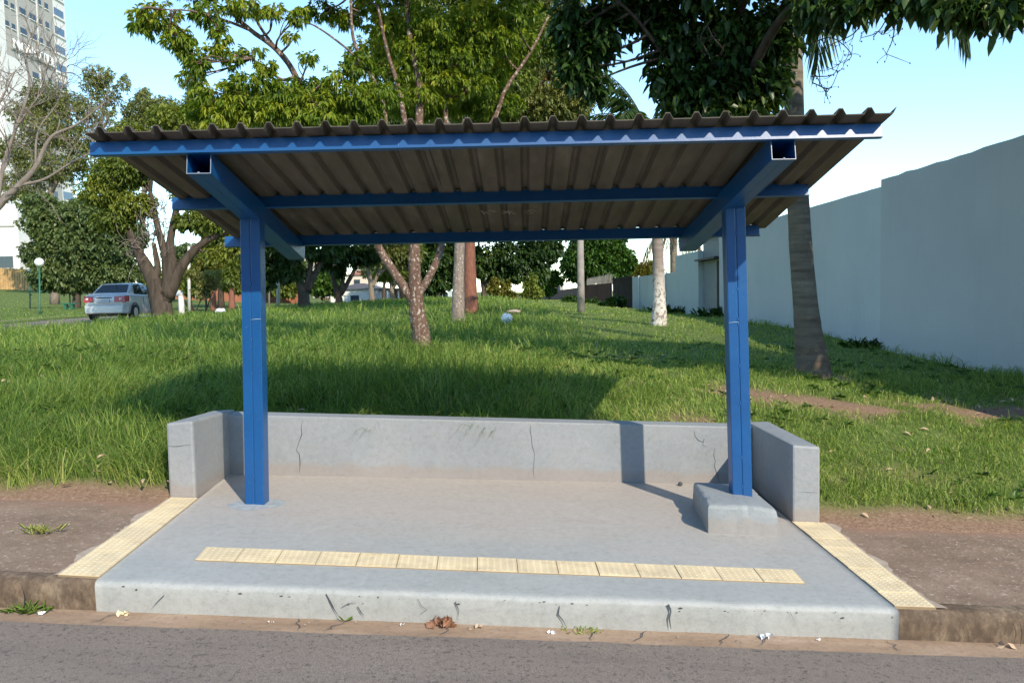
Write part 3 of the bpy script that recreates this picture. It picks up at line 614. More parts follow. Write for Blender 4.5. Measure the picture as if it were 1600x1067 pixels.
# cracks in the painted kerb face: shallow dark splits
def kf(x, z): return (x, 4.566, sz(x, z))
for pts, w in (([(-2.06, -.06), (-2.10, -.10), (-2.14, -.145)], .007), ([(-1.145, -.02), (-1.12, -.07), (-1.10, -.11), (-1.07, -.16)], .013), ([(-1.06, -.095), (-1.02, -.07), (-.97, -.065)], .005), ([(-.97, -.085), (-.95, -.12), (-.93, -.14)], .008),
                ([(-.63, -.03), (-.61, -.07), (-.58, -.09), (-.62, -.12)], .007), ([(-.42, -.04), (-.40, -.09), (-.41, -.15)], .009), ([(.165, -.04), (.155, -.09), (.18, -.12), (.20, -.16)], .011), ([(.77, -.01), (.785, -.05), (.775, -.09), (.785, -.15)], .020), ([(1.45, -.03), (1.47, -.08)], .005)):
    c_ = crack('kerb_crack', zig(kf(*pts[0]), kf(*pts[0]), 1, 0)[:1]+[kf(*p) for p in pts], (0, -1, 0), w, 'crack_dark', None, .004)
    tag(c_, kind='structure')
mbc = MB()
for _ in range(38):
    x = random.choice((-2.1, -1.55, -.95, -.55, -.05, .25, .9, 1.35, 1.75))+random.gauss(0, .16); x = max(-2.4, min(2.02, x)); z = -.022-abs(random.gauss(0, .022)); r_ = .0015+.004*random.random()**2; mbc.sphere((x, 4.571, sz(x, z)), r_, 6, 4, (1.4+random.random(), .45, .8), .5)
tag(mbc.build('kerb_chips', 'crack_dark', None), kind='structure')
for xj in (-2.86, 2.72):
    tag(crack('kerb_joint', [(xj, 4.565, sz(xj, -.19)), (xj+.01, 4.565, sz(xj, -.1)), (xj-.004, 4.565, sz(xj, -.03))], (0, -1, 0), .012, 'dark_gap', None, .006), kind='structure')
for x0 in (-2.4, -1.13, -1.27, -.5, .33, .55, 1.22, -3.0, 1.02, 2.0):
    tag(crack('gutter_crack', zig((x0, 4.41, sz(x0, -.169)), (x0+random.uniform(-.05, .16), 4.56, sz(x0, -.169)), 5, .02), (0, 0, 1), .011, 'crack_dark', None, .003), kind='structure')

# ================================================================== TACTILE PAVING
def tactile(name, label, quad, nu, nv, seed, mortar=None):
    """quad: 4 xy corners (u along 0->1, v along 0->3); tiles laid nu x nv; studs modelled"""
    q = [np.array(p, float) for p in quad]; c = np.mean(q, 0); t_ = thing(name, label, 'tactile paving', (c[0], c[1], sz(c[0])))
    bl = lambda u, v: (q[0]*(1-u)+q[1]*u)*(1-v)+(q[3]*(1-u)+q[2]*u)*v
    def Z(p, dz): return (p[0], p[1], sz(p[0], dz))
    mb = MB(); rr = random.Random(seed)
    bed = MB(); bed.hexa([Z(bl(*a), -.03) for a in ((0, 0), (1, 0), (1, 1), (0, 1))], [Z(bl(*a), .005) for a in ((0, 0), (1, 0), (1, 1), (0, 1))])
    for i in range(nu):
        for j in range(nv):
            g_ = .008/nu*2; gv = .006
            u0, u1, v0, v1 = (i+.012)/nu, (i+1-.012)/nu, (j+.012)/nv, min(1, (j+1-.012)/nv); dz = .0085+rr.uniform(-.002, .003)
            cs = [bl(u0, v0), bl(u1, v0), bl(u1, v1), bl(u0, v1)]
            mb.hexa([Z(p, .004) for p in cs], [Z(p, dz) for p in cs])
            for a in range(6):
                for b_ in range(6):
                    p = bl(u0+(u1-u0)*(a+.5)/6, v0+(v1-v0)*(b_+.5)/6); r = .0115; z0 = dz
                    ring = [(p[0]+r*math.cos(k*math.pi/3), p[1]+r*math.sin(k*math.pi/3)) for k in range(6)]; rt_ = [(p[0]+r*.6*math.cos(k*math.pi/3), p[1]+r*.6*math.sin(k*math.pi/3)) for k in range(6)]
                    mb.hexa([Z(k, z0-.001) for k in ring], [Z(k, z0+.0022) for k in rt_])
    bed.build('bedding', 'tile_joint', t_); mb.build('tiles', 'tile_yellow', t_)
    if mortar:
        e = MB(); N = 40; pin = [bl(0 if mortar < 0 else 1, k/N) for k in range(N+1)]
        pout = [p+np.array([mortar*(.012+.018*abs(rr.gauss(0, .5))+.05*max(0, math.sin(k*.33+seed))**3), 0]) for k, p in enumerate(pin)]
        vs = [Z(p-np.array([mortar*.02, 0]), .0035) for p in pin]+[Z(p, .0035) for p in pout]
        e.add(vs, [[k, N+1+k, N+2+k, k+1] if mortar > 0 else [k+1, N+2+k, N+1+k, k] for k in range(N)]); e.build('mortar_smear', 'mortar', t_)
    return t_
tactile('tactile_strip', 'yellow studded tactile tiles in a row set into the painted platform', [(-2.048, 4.975), (1.66, 4.945), (1.664, 5.185), (-2.076, 5.232)], 15, 1, 3)
tactile('tactile_strip', 'yellow tactile strip running back from the kerb to the left wing', [(-2.705, 4.645), (-2.458, 4.632), (-2.594, 6.42), (-2.81, 6.42)], 1, 8, 5, -1)
tactile('tactile_strip', 'yellow tactile strip running back from the kerb to the right wing', [(2.053, 4.62), (2.285, 4.62), (2.285, 6.34), (2.022, 6.34)], 1, 8, 8, 1)

# ================================================================== LITTER
def scrap(name, label, x, y, z, r, mat, cat='litter', n=9, group='litter along the gutter'):
    mb = MB()
    for k in range(n):
        c = np.array([x+random.uniform(-1, 1)*r, y+random.uniform(-.5, .5)*r, z+.004+random.random()*r*.35]); a = unit(rng.normal(size=3)); b_ = unit(np.cross(a, rng.normal(size=3))); s = r*random.uniform(.35, .8)
        mb.add([c-a*s, c+b_*s*.6, c+a*s, c-b_*s*.5+np.cross(a, b_)*s*.2], [[0, 1, 2], [0, 2, 3]])
    o = mb.build(name, mat, None, loc=(x, y, z)); return tag(o, label, cat, group)
gzz = lambda x: sz(x, -.17)
scrap('paper_scrap', 'white crumpled paper in the gutter beside the weeds left of the platform', -2.74, 4.50, gzz(-2.74), .025, 'plastic_white')
scrap('paper_scrap', 'cream torn paper lying against the left end of the painted kerb', -2.28, 4.53, gzz(-2.28), .032, 'paper_cream')
scrap('paper_scrap', 'tiny white wrapper in the gutter below the left cracked part of the kerb', -1.44, 4.50, gzz(-1.44), .014, 'plastic_white', n=5)
scrap('paper_scrap', 'small white wrapper left of the brown leaf pile in the gutter', -.71, 4.53, gzz(-.71), .016, 'plastic_white', n=5)
scrap('paper_scrap', 'white crumpled wrapper next to the mossy tuft at the middle of the kerb', .115, 4.49, gzz(.115), .02, 'plastic_white')
scrap('paper_scrap', 'largest white crumpled paper in the gutter, near the right end of the kerb', 1.31, 4.53, gzz(1.31), .035, 'plastic_white', n=14)
scrap('paper_scrap', 'small white pellet of paper between the large crumpled paper and the kerb end', 1.60, 4.53, gzz(1.6), .014, 'plastic_white', n=5)
scrap('leaf_pile', 'pile of dry brown leaves against the middle of the painted kerb', -.5, 4.545, gzz(-.5), .06, 'dry_leaf', 'dry leaves', 34, None)
scrap('dry_leaf', 'pale dry leaf beside the brown leaf pile in the gutter', -.30, 4.52, gzz(-.3), .04, 'dry_leaf_pale', 'dry leaf', 6, None)
scrap('dry_leaf', 'curled dry leaf at the foot of the old kerb on the right', 2.62, 4.54, gzz(2.62), .045, 'dry_leaf_pale', 'dry leaf', 5, None)
mb = MB(); c = np.array([1.375, 7.44, sz(1.375, .018)]); mb.sphere(c, .022, 8, 6, (1, .8, .9), .3); tag(mb.build('stone', 'crack_dark', None, loc=c), 'small dark stone on the platform at the foot of the back wall', 'stone')
bx, by = -.41, 18.98
mb = MB(); c = np.array([bx, by, gz(bx, by)+.22]); mb.sphere(c, .13, 14, 9, (1, .8, .85), .35); o = mb.build('plastic_bag', 'plastic_white', None, loc=c); tag(o, 'crumpled white plastic bag lying in the grass beyond the shelter', 'plastic bag')
mb = MB(); c = np.array([-9.49, 25.85, gz(-9.49, 25.85)+.22]); mb.sphere(c, .13, 9, 6, (1.3, .6, .5), .5); tag(mb.build('plastic_bag', 'plastic_white', None, loc=c), 'small flattened white bag in the grass near the avenue', 'plastic bag')
c = np.array([-.3, 23.3, gz(-.3, 23.3)+.17]); mb = MB(); mb.sphere(c, .14, 9, 6, (1.4, .7, .4), .5); tag(mb.build('stone', 'mortar', None, loc=c), 'pale flat stone on the bare soil beside the red-barked tree', 'stone')
def tuft(name, label, x, y, z, n, h, r, mat='grass_blade', tone=(.1, .6), cat='weeds', W=.006, group=None):
    P = np.c_[x+rng.normal(0, r, n), y+rng.normal(0, r*.5, n), np.full(n, z)]
    D = np.c_[rng.normal(0, .6, (n, 2)), .5+rng.random(n)]
    t_ = thing(name, label, cat, (x, y, z), group); leaves('blades', P, D, h*(.5+rng.random(n)), W, tone[0]+(tone[1]-tone[0])*rng.random(n), mat, t_, .35); return t_
tuft('weed_tuft', 'low green weeds growing from the kerb joint left of the platform', -2.83, 4.535, sz(-2.83, -.175), 70, .07, .05)
tuft('weed_tuft', 'mossy weed tuft at the foot of the painted kerb right of the leaf pile', .30, 4.545, sz(.3, -.175), 60, .035, .06, tone=(.3, .95))
tuft('weed_tuft', 'single grass sprig growing out of the cracked painted kerb', -1.04, 4.545, sz(-1.04, -.17), 4, .07, .004)
tuft('weed_tuft', 'small dry weed tuft in the middle of the left footpath', -3.28, 5.42, sz(-3.28), 60, .08, .05, tone=(.55, 1))

nD = 520; dxx = np.where(rng.random(nD) < .5, -2.75-3.2*rng.random(nD), 2.35+3.0*rng.random(nD)); dyy = 4.75+1.75*rng.random(nD)**.8
k_ = 90; dxx[:k_] = -2.4+4.4*rng.random(k_); dyy[:k_] = 4.7+2.6*rng.random(k_)**.6; dxx[k_:k_+90] = -4+8*rng.random(90); dyy[k_:k_+90] = 4.43+.11*rng.random(90)
dzz = street(dxx)+np.where(dyy < 4.6, -.168, .002)+np.where(np.abs(dxx) > 2.1, .006, 0); a_ = rng.random(nD)*6.28; s_ = .003+.011*rng.random(nD)**3
U_ = np.stack([np.cos(a_), np.sin(a_), .25*rng.normal(size=nD)], 1)*s_[:, None]; W_ = np.stack([-np.sin(a_), np.cos(a_), .1*rng.normal(size=nD)], 1)*(s_*.5)[:, None]; C_ = np.stack([dxx, dyy, dzz+s_*.3+.001], 1)
V = np.stack([C_-U_, C_+W_, C_+U_, C_-W_], 1).reshape(-1, 3)
tag(npmesh('debris', V, np.arange(nD*4), np.full(nD, 4), 'mortar'), 'scattered pale specks of leaf and grit on the footpath, gutter and platform', 'debris', kind='stuff')

# ================================================================== GRASS
NB = 330000
ld = np.log(6.2)+rng.random(NB)*(np.log(78)-np.log(6.2)); d = np.exp(ld); ax = -1.12+2.2*rng.random(NB)
near = rng.random(NB) < .30                       # extra density close to the shelter
d = np.where(near, 6.25+5.5*rng.random(NB)**1.3, d); gx = ax*np.minimum(d, 75); gx = np.where(near, -7.5+14.5*rng.random(NB), gx); gy = d
bare = bare_at(gx, gy); nA = fbm(gx*.55, gy*.55, 51, 4); nB = fbm(gx*2.2, gy*2.2, 61, 3); nC = fbm(gx*.12, gy*.12, 71, 3)
edgey = 6.30+.32*fbm(gx*1.7, gy*0+2.2, 81, 4)+.10*np.clip((gx-1.9)/.8, 0, 1)
keep = (gy > edgey) & (rng.random(NB) > bare*1.05) & (gx < 6.93) & ~in_platform(gx, gy, -.03) & ~((gx > -20.9) & (gx < -12.75))
keep &= rng.random(NB) < (.45+1.1*nB)
gx, gy, nA, nB, nC, bare, d = [v[keep] for v in (gx, gy, nA, nB, nC, bare, d)]; n = len(gx)
left = np.clip((1.6-gx)/2.5, 0, 1)
H = (.075+.13*left)*(.45+1.15*nA)*(.55+.8*rng.random(n))*(1+.35*np.clip((nB-.5)*4, -1, 1))
H = np.where((gy < 8.6) & (gx < 1.2), H*1.12, H); H *= np.where(d > 25, .8, 1); H *= np.where(gx < -20, .45, 1)
H = np.where((gx > 6.3) & (gy > 8), H*1.7, H); tall = rng.random(n) < .02; H = np.where(tall, H*1.5, H)
Wd = .0066*np.maximum(1, d/8.0)**.85*(.7+.6*rng.random(n))
az = rng.random(n)*2*math.pi+0; cl = 2*math.pi*fbm(gx*1.1, gy*1.1, 91, 3)*1.5; az = np.where(rng.random(n) < .45, cl, az)
ln = (.15+.75*rng.random(n)**1.3)
dx = np.cos(az); dy = np.sin(az); z0 = ground(gx, gy)-.015+(fbm(gx*.8, gy*.8, 21, 3)-.5)*.07*np.clip((gy-6.4)/1.5, 0, 1)
fa_ = rng.random(n)*2*math.pi; wx = np.cos(fa_); wy = np.sin(fa_)*.6
B0 = np.stack([gx, gy, z0], 1); Wv = np.stack([wx, wy, np.zeros(n)], 1)*(Wd/2)[:, None]; Dh = np.stack([dx, dy, np.zeros(n)], 1); Zv = np.array([0, 0, 1.])
p1 = B0+Dh*(H*ln*.35)[:, None]+Zv*(H*.55)[:, None]; p2 = B0+Dh*(H*ln*1.0)[:, None]+Zv*(H*(1-.28*ln))[:, None]; p3 = B0+Dh*(H*ln*1.7)[:, None]+Zv*(H*(1.02-.62*ln))[:, None]
V = np.stack([B0-Wv, B0+Wv, p1-Wv*.9, p1+Wv*.9, p2-Wv*.6, p2+Wv*.6, p3], 1).reshape(-1, 3)
bi = (np.arange(n)*7)[:, None]; loops = (bi+np.array([0, 1, 3, 2, 2, 3, 5, 4, 4, 5, 6])).ravel(); sizes = np.tile([4, 4, 3], n)
tone = .30+.38*(nC-.5)+.30*(nA-.5)+.22*rng.normal(size=n)+.20*np.clip(1-left, 0, 1)*.6+.5*bare
tone = np.where(rng.random(n) < .025, .93+.1*rng.random(n), np.clip(tone, 0, .86))
T7 = np.repeat(tone, 7)+np.tile([-.10, -.10, 0, 0, .05, .05, .08], n)
g = npmesh('grass', V, loops, sizes, 'grass_blade', None, T7); tag(g, 'rough green grass covering the bank behind the shelter', 'grass', kind='stuff')

nL = 420; lx = -6+12.5*rng.random(nL); ly = 6.45+6*rng.random(nL)**1.6; ok_ = (lx < 6.8) & ~in_platform(lx, ly, -.05); lx, ly = lx[ok_], ly[ok_]; nL = len(lx)
P_ = np.stack([lx, ly, ground(lx, ly)+.02+.10*rng.random(nL)*np.clip((1.6-lx)/2.5, .1, 1)], 1)
tag(leaves('leaf_litter', P_, np.stack([rng.normal(size=nL), rng.normal(size=nL), .25*rng.normal(size=nL)], 1), .05+.05*rng.random(nL), .03, rng.random(nL), 'dry_leaf_pale', None), 'fallen dry leaves caught in the grass', 'leaf litter', kind='stuff')
nW = 1500; wx_ = -7+13.5*rng.random(nW); wy_ = 6.6+9*rng.random(nW)**1.4; ok_ = (wx_ < 6.8) & ~in_platform(wx_, wy_, -.1) & (fbm(wx_*.8, wy_*.8, 33, 3) > .52) & (bare_at(wx_, wy_) < .4); wx_, wy_ = wx_[ok_], wy_[ok_]; k_ = 6
P_ = np.repeat(np.stack([wx_, wy_, ground(wx_, wy_)+.03+.12*rng.random(len(wx_))*np.clip((1.6-wx_)/2.5, .25, 1)], 1), k_, 0)
tag(leaves('ground_weeds', P_, np.concatenate([rng.normal(0, 1, (len(P_), 2)), .35+.4*rng.random((len(P_), 1))], 1), .05+.06*rng.random(len(P_)), .028, .3+.6*rng.random(len(P_)), 'leaf_fresh', None), 'broad-leaved weeds mixed into the grass', 'weeds', kind='stuff')

# ================================================================== BOUNDARY WALLS on the right
def wall(name, label, y0, y1, x, zt, mat, th=.22, cat='wall', zb=-.9, ragged=.0, x1=None, zt1=None):
    c = (x, (y0+y1)/2, gz(x, (y0+y1)/2)); mb = MB(); N = max(2, int((y1-y0)/.35)); x1 = x if x1 is None else x1; zt1 = zt if zt1 is None else zt1
    ys_ = [y0+(y1-y0)*k/N for k in range(N+1)]; fx = lambda k: x+(x1-x)*k/N; fz_ = lambda k: zt+(zt1-zt)*k/N+ragged*(random.random()-.5)
    zs = [fz_(k) for k in range(N+1)]; vs = []
    for k, y in enumerate(ys_): vs += [(fx(k), y, zb), (fx(k), y, zs[k]), (fx(k)+th, y, zs[k]+ragged*.4), (fx(k)+th, y, zb)]
    fs = [[4*k+i, 4*k+(i+1) % 4, 4*k+4+(i+1) % 4, 4*k+4+i][::-1] for k in range(N) for i in range(3)]+[[0, 1, 2, 3], [4*N+3, 4*N+2, 4*N+1, 4*N]]
    mb.add(vs, fs); o = mb.build(name, mat, None, loc=c); return tag(o, label, cat)
wn = wall('boundary_wall', 'tall grey-blue rendered wall nearest the street on the right', 6.2, 16.2, 6.88, 3.695, 'wall_near_render', .24, ragged=.03)
wall('boundary_wall', 'long pale rendered wall behind the thick palm trunk', 16.2, 29.9, 6.975, 3.59, 'wall_far_render', .2, ragged=.012)
gh = thing('gate_house', 'grey gate recess with a dark door and a thin eave set into the pale wall', 'gate', (7.1, 31.7, .6))
mb = MB(); mb.box(7.16, 7.30, 29.9, 33.4, -.5, 3.60); mb.build('back_panel', 'gate_grey', gh)
mb = MB(); mb.box(7.10, 7.155, 29.95, 30.8, .3, 2.66); mb.build('door', 'dark_gap', gh)
mb = MB(); mb.box(6.80, 7.155, 29.92, 33.38, 2.74, 2.81); mb.build('eave', 'black_trim', gh)
mb = MB(); mb.box(7.0, 7.9, 31.0, 33.3, 3.603, 3.72); mb.build('roof', 'slate_roof', gh)
wall('boundary_wall', 'short pale wall panel between the gate recess and the lower wall', 33.4, 38.4, 6.96, 3.16, 'wall_pale_render', .22)
lowp = wall('boundary_wall', 'lower pale green-grey wall with white drain pipes behind the lichen palm', 38.4, 54, 7.0, 2.44, 'wall_pale_render', .2)
for y in (41.2, 50.6):
    mb = MB(); mb.tube([(6.95, y, .1), (6.95, y, 2.5)], .05, 8); mb.build('drain_pipe', 'white_metal', lowp)
bg = thing('metal_gate', 'dark brown sheet metal gate beyond the pale walls', 'gate', (7, 60, .3))
mb = MB()
for k in range(24): mb.box(7.0+.012*(k % 2), 7.05, 54+k*.5, 54.49+k*.5, .0, 2.55)
mb.build('panel', 'brown_metal', bg); mb = MB(); mb.box(6.96, 6.998, 54, 66, 2.42, 2.5); mb.box(6.96, 6.998, 54, 66, .3, .4); mb.build('rail', 'brown_metal', bg)
bf = thing('bar_fence', 'brown barred fence with pale spiked uprights behind the concrete pole', 'fence', (6.8, 84, .3))
mb = MB()
for k in range(38): mb.tube([(7.0-.006*k, 66.5+k, 0), (7.0-.006*k, 66.5+k, 2.75), (7.0-.006*k, 66.5+k, 2.95)], [.03, .03, .01], 5)
mb.build('bars', 'pole_concrete', bf)
mb = MB()
for k in range(60): mb.box(6.9-.004*k, 6.94-.004*k, 66+k*.65, 66.52+k*.65, .3, 2.2)
mb.build('slats', 'brown_metal', bf); mb = MB(); mb.box(6.72, 7.0, 66, 105, -.3, .55); mb.build('plinth', 'brick_fence', bf)
wall('brick_wall', 'low dark red brick wall running off beyond the barred fence', 105, 155, 6.8, 2.0, 'brick_fence', .3, x1=2.6, zt1=1.25)

# ================================================================== TREES
def tree(name, label, base, cat='tree', group=None): return thing(name, label, cat, base, group)
def on(px, py, d): p = at(px, py, d); p[2] = gz(p[0], p[1])-.05; return p
LB = lambda L, d: [lob(a, b, (r[2] if len(r) > 2 else d), r[0], r[1]) for a, b, *r in L]
# ---- 1. young forked tree in the middle of the bank, yellow-green feathery crown
t1 = tree('tree', 'lichen-barked forked tree in the middle of the grass with a yellow-green feathery crown', on(661, 550, 12.5))
b0 = on(661, 552, 12.5); mb = MB(); A = lambda x, y, d=12.5: at(x, y, d); LM = []
LM.append(limb(mb, [b0, A(658, 520), A(652, 490), A(650, 462), A(648, 430), A(648, 380), A(652, 300), A(655, 190), A(655, 130), A(640, 55), A(632, -40)], .155, .03, 12))
LM.append(limb(mb, [A(650, 475), A(635, 455), A(612, 420), A(590, 383), A(565, 320, 12), A(500, 215, 11.6), A(462, 120, 11.4), A(432, 78, 11.3), A(392, 48, 11.2), A(362, 18, 11.1), A(345, -30, 11)], .085, .02, 9))
LM.append(limb(mb, [A(652, 462), A(672, 430), A(690, 383, 12.6), A(700, 300, 12.7), A(697, 190, 12.8), A(690, 140, 12.8), A(672, 80, 12.8), A(650, 10, 12.8)], .07, .022, 9))
LM.append(limb(mb, [A(565, 320, 12), A(600, 230, 12.2), A(598, 160, 12.2), A(575, 110, 12), A(552, 60, 12), A(548, -10, 12)], .05, .018, 7))
LM.append(limb(mb, [A(462, 120, 11.4), A(440, 125, 11.2), A(415, 105, 11), A(392, 92, 11)], .03, .01, 6))
LM.append(limb(mb, [A(530, 250, 11.8), A(480, 175, 11.2), A(455, 150, 11)], .035, .012, 6))
LM.append(limb(mb, [A(432, 78, 11.3), A(400, 30, 11.3), A(395, -20, 11.4)], .028, .012, 6))
LM.append(limb(mb, [A(575, 110, 12), A(540, 75, 11.9), A(490, 40, 11.7), A(460, 35, 11.6)], .024, .008, 6))
LM.append(limb(mb, [A(392, 48, 11.2), A(345, 30, 11), A(300, 18, 10.8), A(250, 15, 10.7)], .022, .007, 6))
LM.append(limb(mb, [A(648, 380), A(640, 250), A(625, 150, 12.4), A(605, 80, 12.3), A(590, 10, 12.2)], .06, .018, 8))
LM.append(limb(mb, [A(700, 300, 12.7), A(770, 190, 13), A(790, 140, 13), A(830, 80, 13.2), A(860, 20, 13.4)], .05, .016, 8))
Lv = LB([(245, 25, 48, 24), (222, 42, 22, 20), (275, 60, 30, 22), (330, 20, 45, 22), (300, 85, 26, 16), (285, 70, 24, 18), (385, 12, 36, 16), (345, 52, 22, 12), (425, 20, 16, 12), (470, 25, 20, 14),
  (300, 118, 24, 16), (365, 88, 26, 16), (395, 80, 18, 12), (335, 75, 20, 10), (455, 60, 14, 10), (430, 12, 20, 10)], 11)
Lv += LB([(335, 145, 40, 20), (390, 128, 45, 22), (440, 145, 45, 22), (380, 165, 55, 20), (440, 178, 60, 16), (350, 185, 55, 18), (490, 160, 40, 22), (505, 185, 60, 14), (415, 105, 22, 14), (530, 120, 32, 18), (550, 145, 34, 16), (310, 100, 22, 16), (480, 90, 18, 10), (560, 100, 30, 18)], 10.8)
Lv = [(c_, r_*.82) for c_, r_ in Lv]
Lv += LB([(500, 15, 26, 16), (540, 28, 20, 14), (600, 38, 34, 18), (575, 8, 24, 12), (650, 105, 40, 18), (640, 30, 40, 20), (690, 45, 50, 26), (730, 90, 45, 20), (680, 82, 30, 18), (600, 120, 28, 14), (745, 30, 50, 26), (660, 150, 36, 20), (700, 125, 34, 18), (770, 60, 40, 24), (735, 130, 34, 14), (800, 20, 45, 22), (640, 75, 26, 16)], 12.6)
Lv += LB([(330, -50, 90, 45), (480, -70, 100, 50), (640, -80, 110, 60), (780, -70, 90, 55), (560, -160, 180, 60)], 12)
twigs(mb, LM, Lv, .018, 4)
mb.build('trunk', 'bark_lichen', t1, True)
Lv += LB([(360, 175, 60, 18), (430, 165, 60, 22), (500, 172, 60, 20), (560, 172, 40, 18), (470, 140, 40, 20), (400, 150, 40, 18), (330, 170, 40, 18), (590, 145, 34, 22)], 11.2)+LB([(640, 165, 50, 18), (690, 100, 50, 24), (720, 60, 50, 26), (620, 70, 40, 22), (760, 110, 44, 24), (800, 70, 40, 30), (700, 160, 50, 18), (770, 165, 50, 18)], 13.6)
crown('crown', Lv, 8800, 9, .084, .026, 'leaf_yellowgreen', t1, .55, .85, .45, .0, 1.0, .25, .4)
# ---- 2, 3. paired trunks behind it
def back_tree(label, px, py, d, r, barkm, paths, lobes, n, L, mat, k=5, W=.4, name='tree', tone=(.15, .85), r1=.04, sub=3, dr=.45, spread=1.0, group=None):
    t_ = tree(name, label, on(px, py, d), group=group); mb = MB(); lm = []
    for i, p in enumerate(paths):
        pts = [on(px, py, d)] if i == 0 else []
        pts += [at(q[0], q[1], q[2] if len(q) > 2 else d) for q in p]; lm.append(limb(mb, pts, r if i == 0 else r*.55, r1, 9 if d < 40 else 6))
    lo = LB(lobes, d); twigs(mb, lm, lo, max(.02, r*.16), sub, 4); mb.build('trunk', barkm, t_, True)
    crown('crown', lo, n, k, L, L*W, mat, t_, dr, spread, .35, *tone); return t_
back_tree('pale lichen-spotted straight trunk left of the red-barked tree', 716, 505, 22, .20, 'bark_grey',
  [[(716, 460), (718, 380), (722, 250), (730, 150), (735, 40), (730, -60)], [(722, 250), (690, 170), (660, 90), (640, 10)], [(728, 170), (770, 100), (790, 20)]],
  [(640, 60, 60, 40), (700, 20, 70, 40), (770, 50, 60, 45), (720, 110, 60, 35), (660, 140, 50, 30), (790, 120, 50, 40), (620, -40, 90, 50), (740, -60, 100, 60), (580, 90, 40, 30), (840, 60, 45, 40), (690, 165, 60, 20), (600, 160, 40, 24), (640, 110, 40, 30)], 8200, .15, 'leaf_mid', W=.32)
back_tree('red-barked thick trunk beside the pale lichen-spotted one', 736, 491, 25.5, .26, 'bark_red',
  [[(735, 450), (734, 385), (738, 260), (760, 150), (800, 60), (830, -50)], [(738, 260), (790, 200), (850, 130), (890, 60)], [(745, 230), (720, 140), (700, 60)]],
  [(800, 70, 70, 50), (850, 120, 55, 45), (830, 170, 70, 30), (880, 60, 50, 50), (780, 150, 60, 35), (860, 10, 60, 50), (750, 100, 50, 40), (890, 160, 40, 35), (900, 110, 35, 35), (820, -60, 110, 60), (770, 175, 60, 18)], 9000, .16, 'leaf_olive', W=.35)
# ---- row of trees along the avenue verge
G_ROW = 'trees along the grass verge'
back_tree('dark three-stemmed tree on the verge, first beyond the left post', 475, 484, 32, .27, 'bark_dark',
  [[(474, 460), (468, 440), (458, 400), (440, 340), (420, 250)], [(476, 458), (484, 425), (485, 380), (480, 250)], [(480, 455), (496, 420), (512, 385), (540, 300), (540, 150)]],
  [(430, 398, 38, 22), (400, 420, 24, 20), (455, 425, 24, 16), (430, 425, 20, 14), (500, 392, 40, 14), (420, 350, 70, 40), (500, 340, 70, 40), (440, 250, 90, 60), (530, 230, 90, 70), (420, 180, 50, 30), (500, 165, 70, 30), (560, 180, 50, 30), (415, 440, 14, 12)], 8000, .2, 'leaf_dark', W=.45, dr=.7, group=G_ROW)
back_tree('dark fork-trunked tree in front of the white house on the verge', 529, 479, 38, .22, 'bark_dark',
  [[(529, 465), (522, 440), (514, 400), (510, 330)], [(532, 462), (538, 425), (545, 385), (560, 300)], [(534, 458), (552, 425), (566, 390), (590, 300)]],
  [(515, 405, 26, 18), (545, 398, 36, 18), (570, 400, 24, 14), (520, 340, 60, 40), (580, 340, 60, 40), (540, 250, 90, 60), (530, 422, 12, 10), (610, 200, 70, 50)], 6000, .21, 'leaf_dark', W=.45, dr=.7, group=G_ROW)
back_tree('pale brown spreading tree on the verge right of the white house', 582, 475, 46, .20, 'bark_pale',
  [[(580, 450), (576, 425), (566, 400), (560, 350)], [(582, 448), (592, 425), (600, 400), (620, 360)], [(590, 430), (612, 412), (630, 395)]],
  [(600, 398, 34, 18), (570, 395, 24, 18), (630, 400, 30, 20), (600, 340, 70, 40), (590, 180, 60, 40), (650, 170, 50, 35)], 4500, .22, 'leaf_olive', W=.4, group=G_ROW)
back_tree('slender tree on the verge left of the forked lichen tree', 613, 472, 50, .18, 'bark_pale',
  [[(612, 450), (610, 425), (606, 400), (600, 350)], [(614, 452), (625, 430), (638, 412), (650, 380)]],
  [(625, 420, 26, 20), (600, 425, 16, 12), (640, 432, 16, 14), (630, 390, 40, 24), (610, 250, 90, 60)], 3800, .22, 'leaf_mid', W=.45, group=G_ROW)
back_tree('dark distant tree on the verge behind the forked lichen tree', 684, 468, 60, .25, 'bark_dark',
  [[(684, 445), (682, 420), (680, 380), (680, 300)]],
  [(668, 420, 32, 26), (700, 405, 34, 26), (690, 440, 24, 14), (672, 446, 18, 12), (690, 330, 80, 50), (650, 385, 30, 20)], 3000, .38, 'leaf_dark', W=.5, group=G_ROW)
back_tree('large dark tree at the crest of the grass with drooping foliage', 757, 467, 62, .32, 'bark_dark',
  [[(756, 450), (752, 430), (748, 400), (750, 300)], [(757, 452), (766, 425), (780, 395), (800, 300)]],
  [(760, 410, 40, 26), (800, 400, 44, 26), (840, 398, 32, 24), (820, 425, 28, 18), (780, 432, 24, 14), (858, 385, 24, 26), (730, 400, 30, 24), (845, 430, 14, 12), (800, 330, 90, 50), (760, 200, 130, 60), (860, 190, 60, 50)], 8500, .3, 'leaf_dark', W=.5, dr=.7)
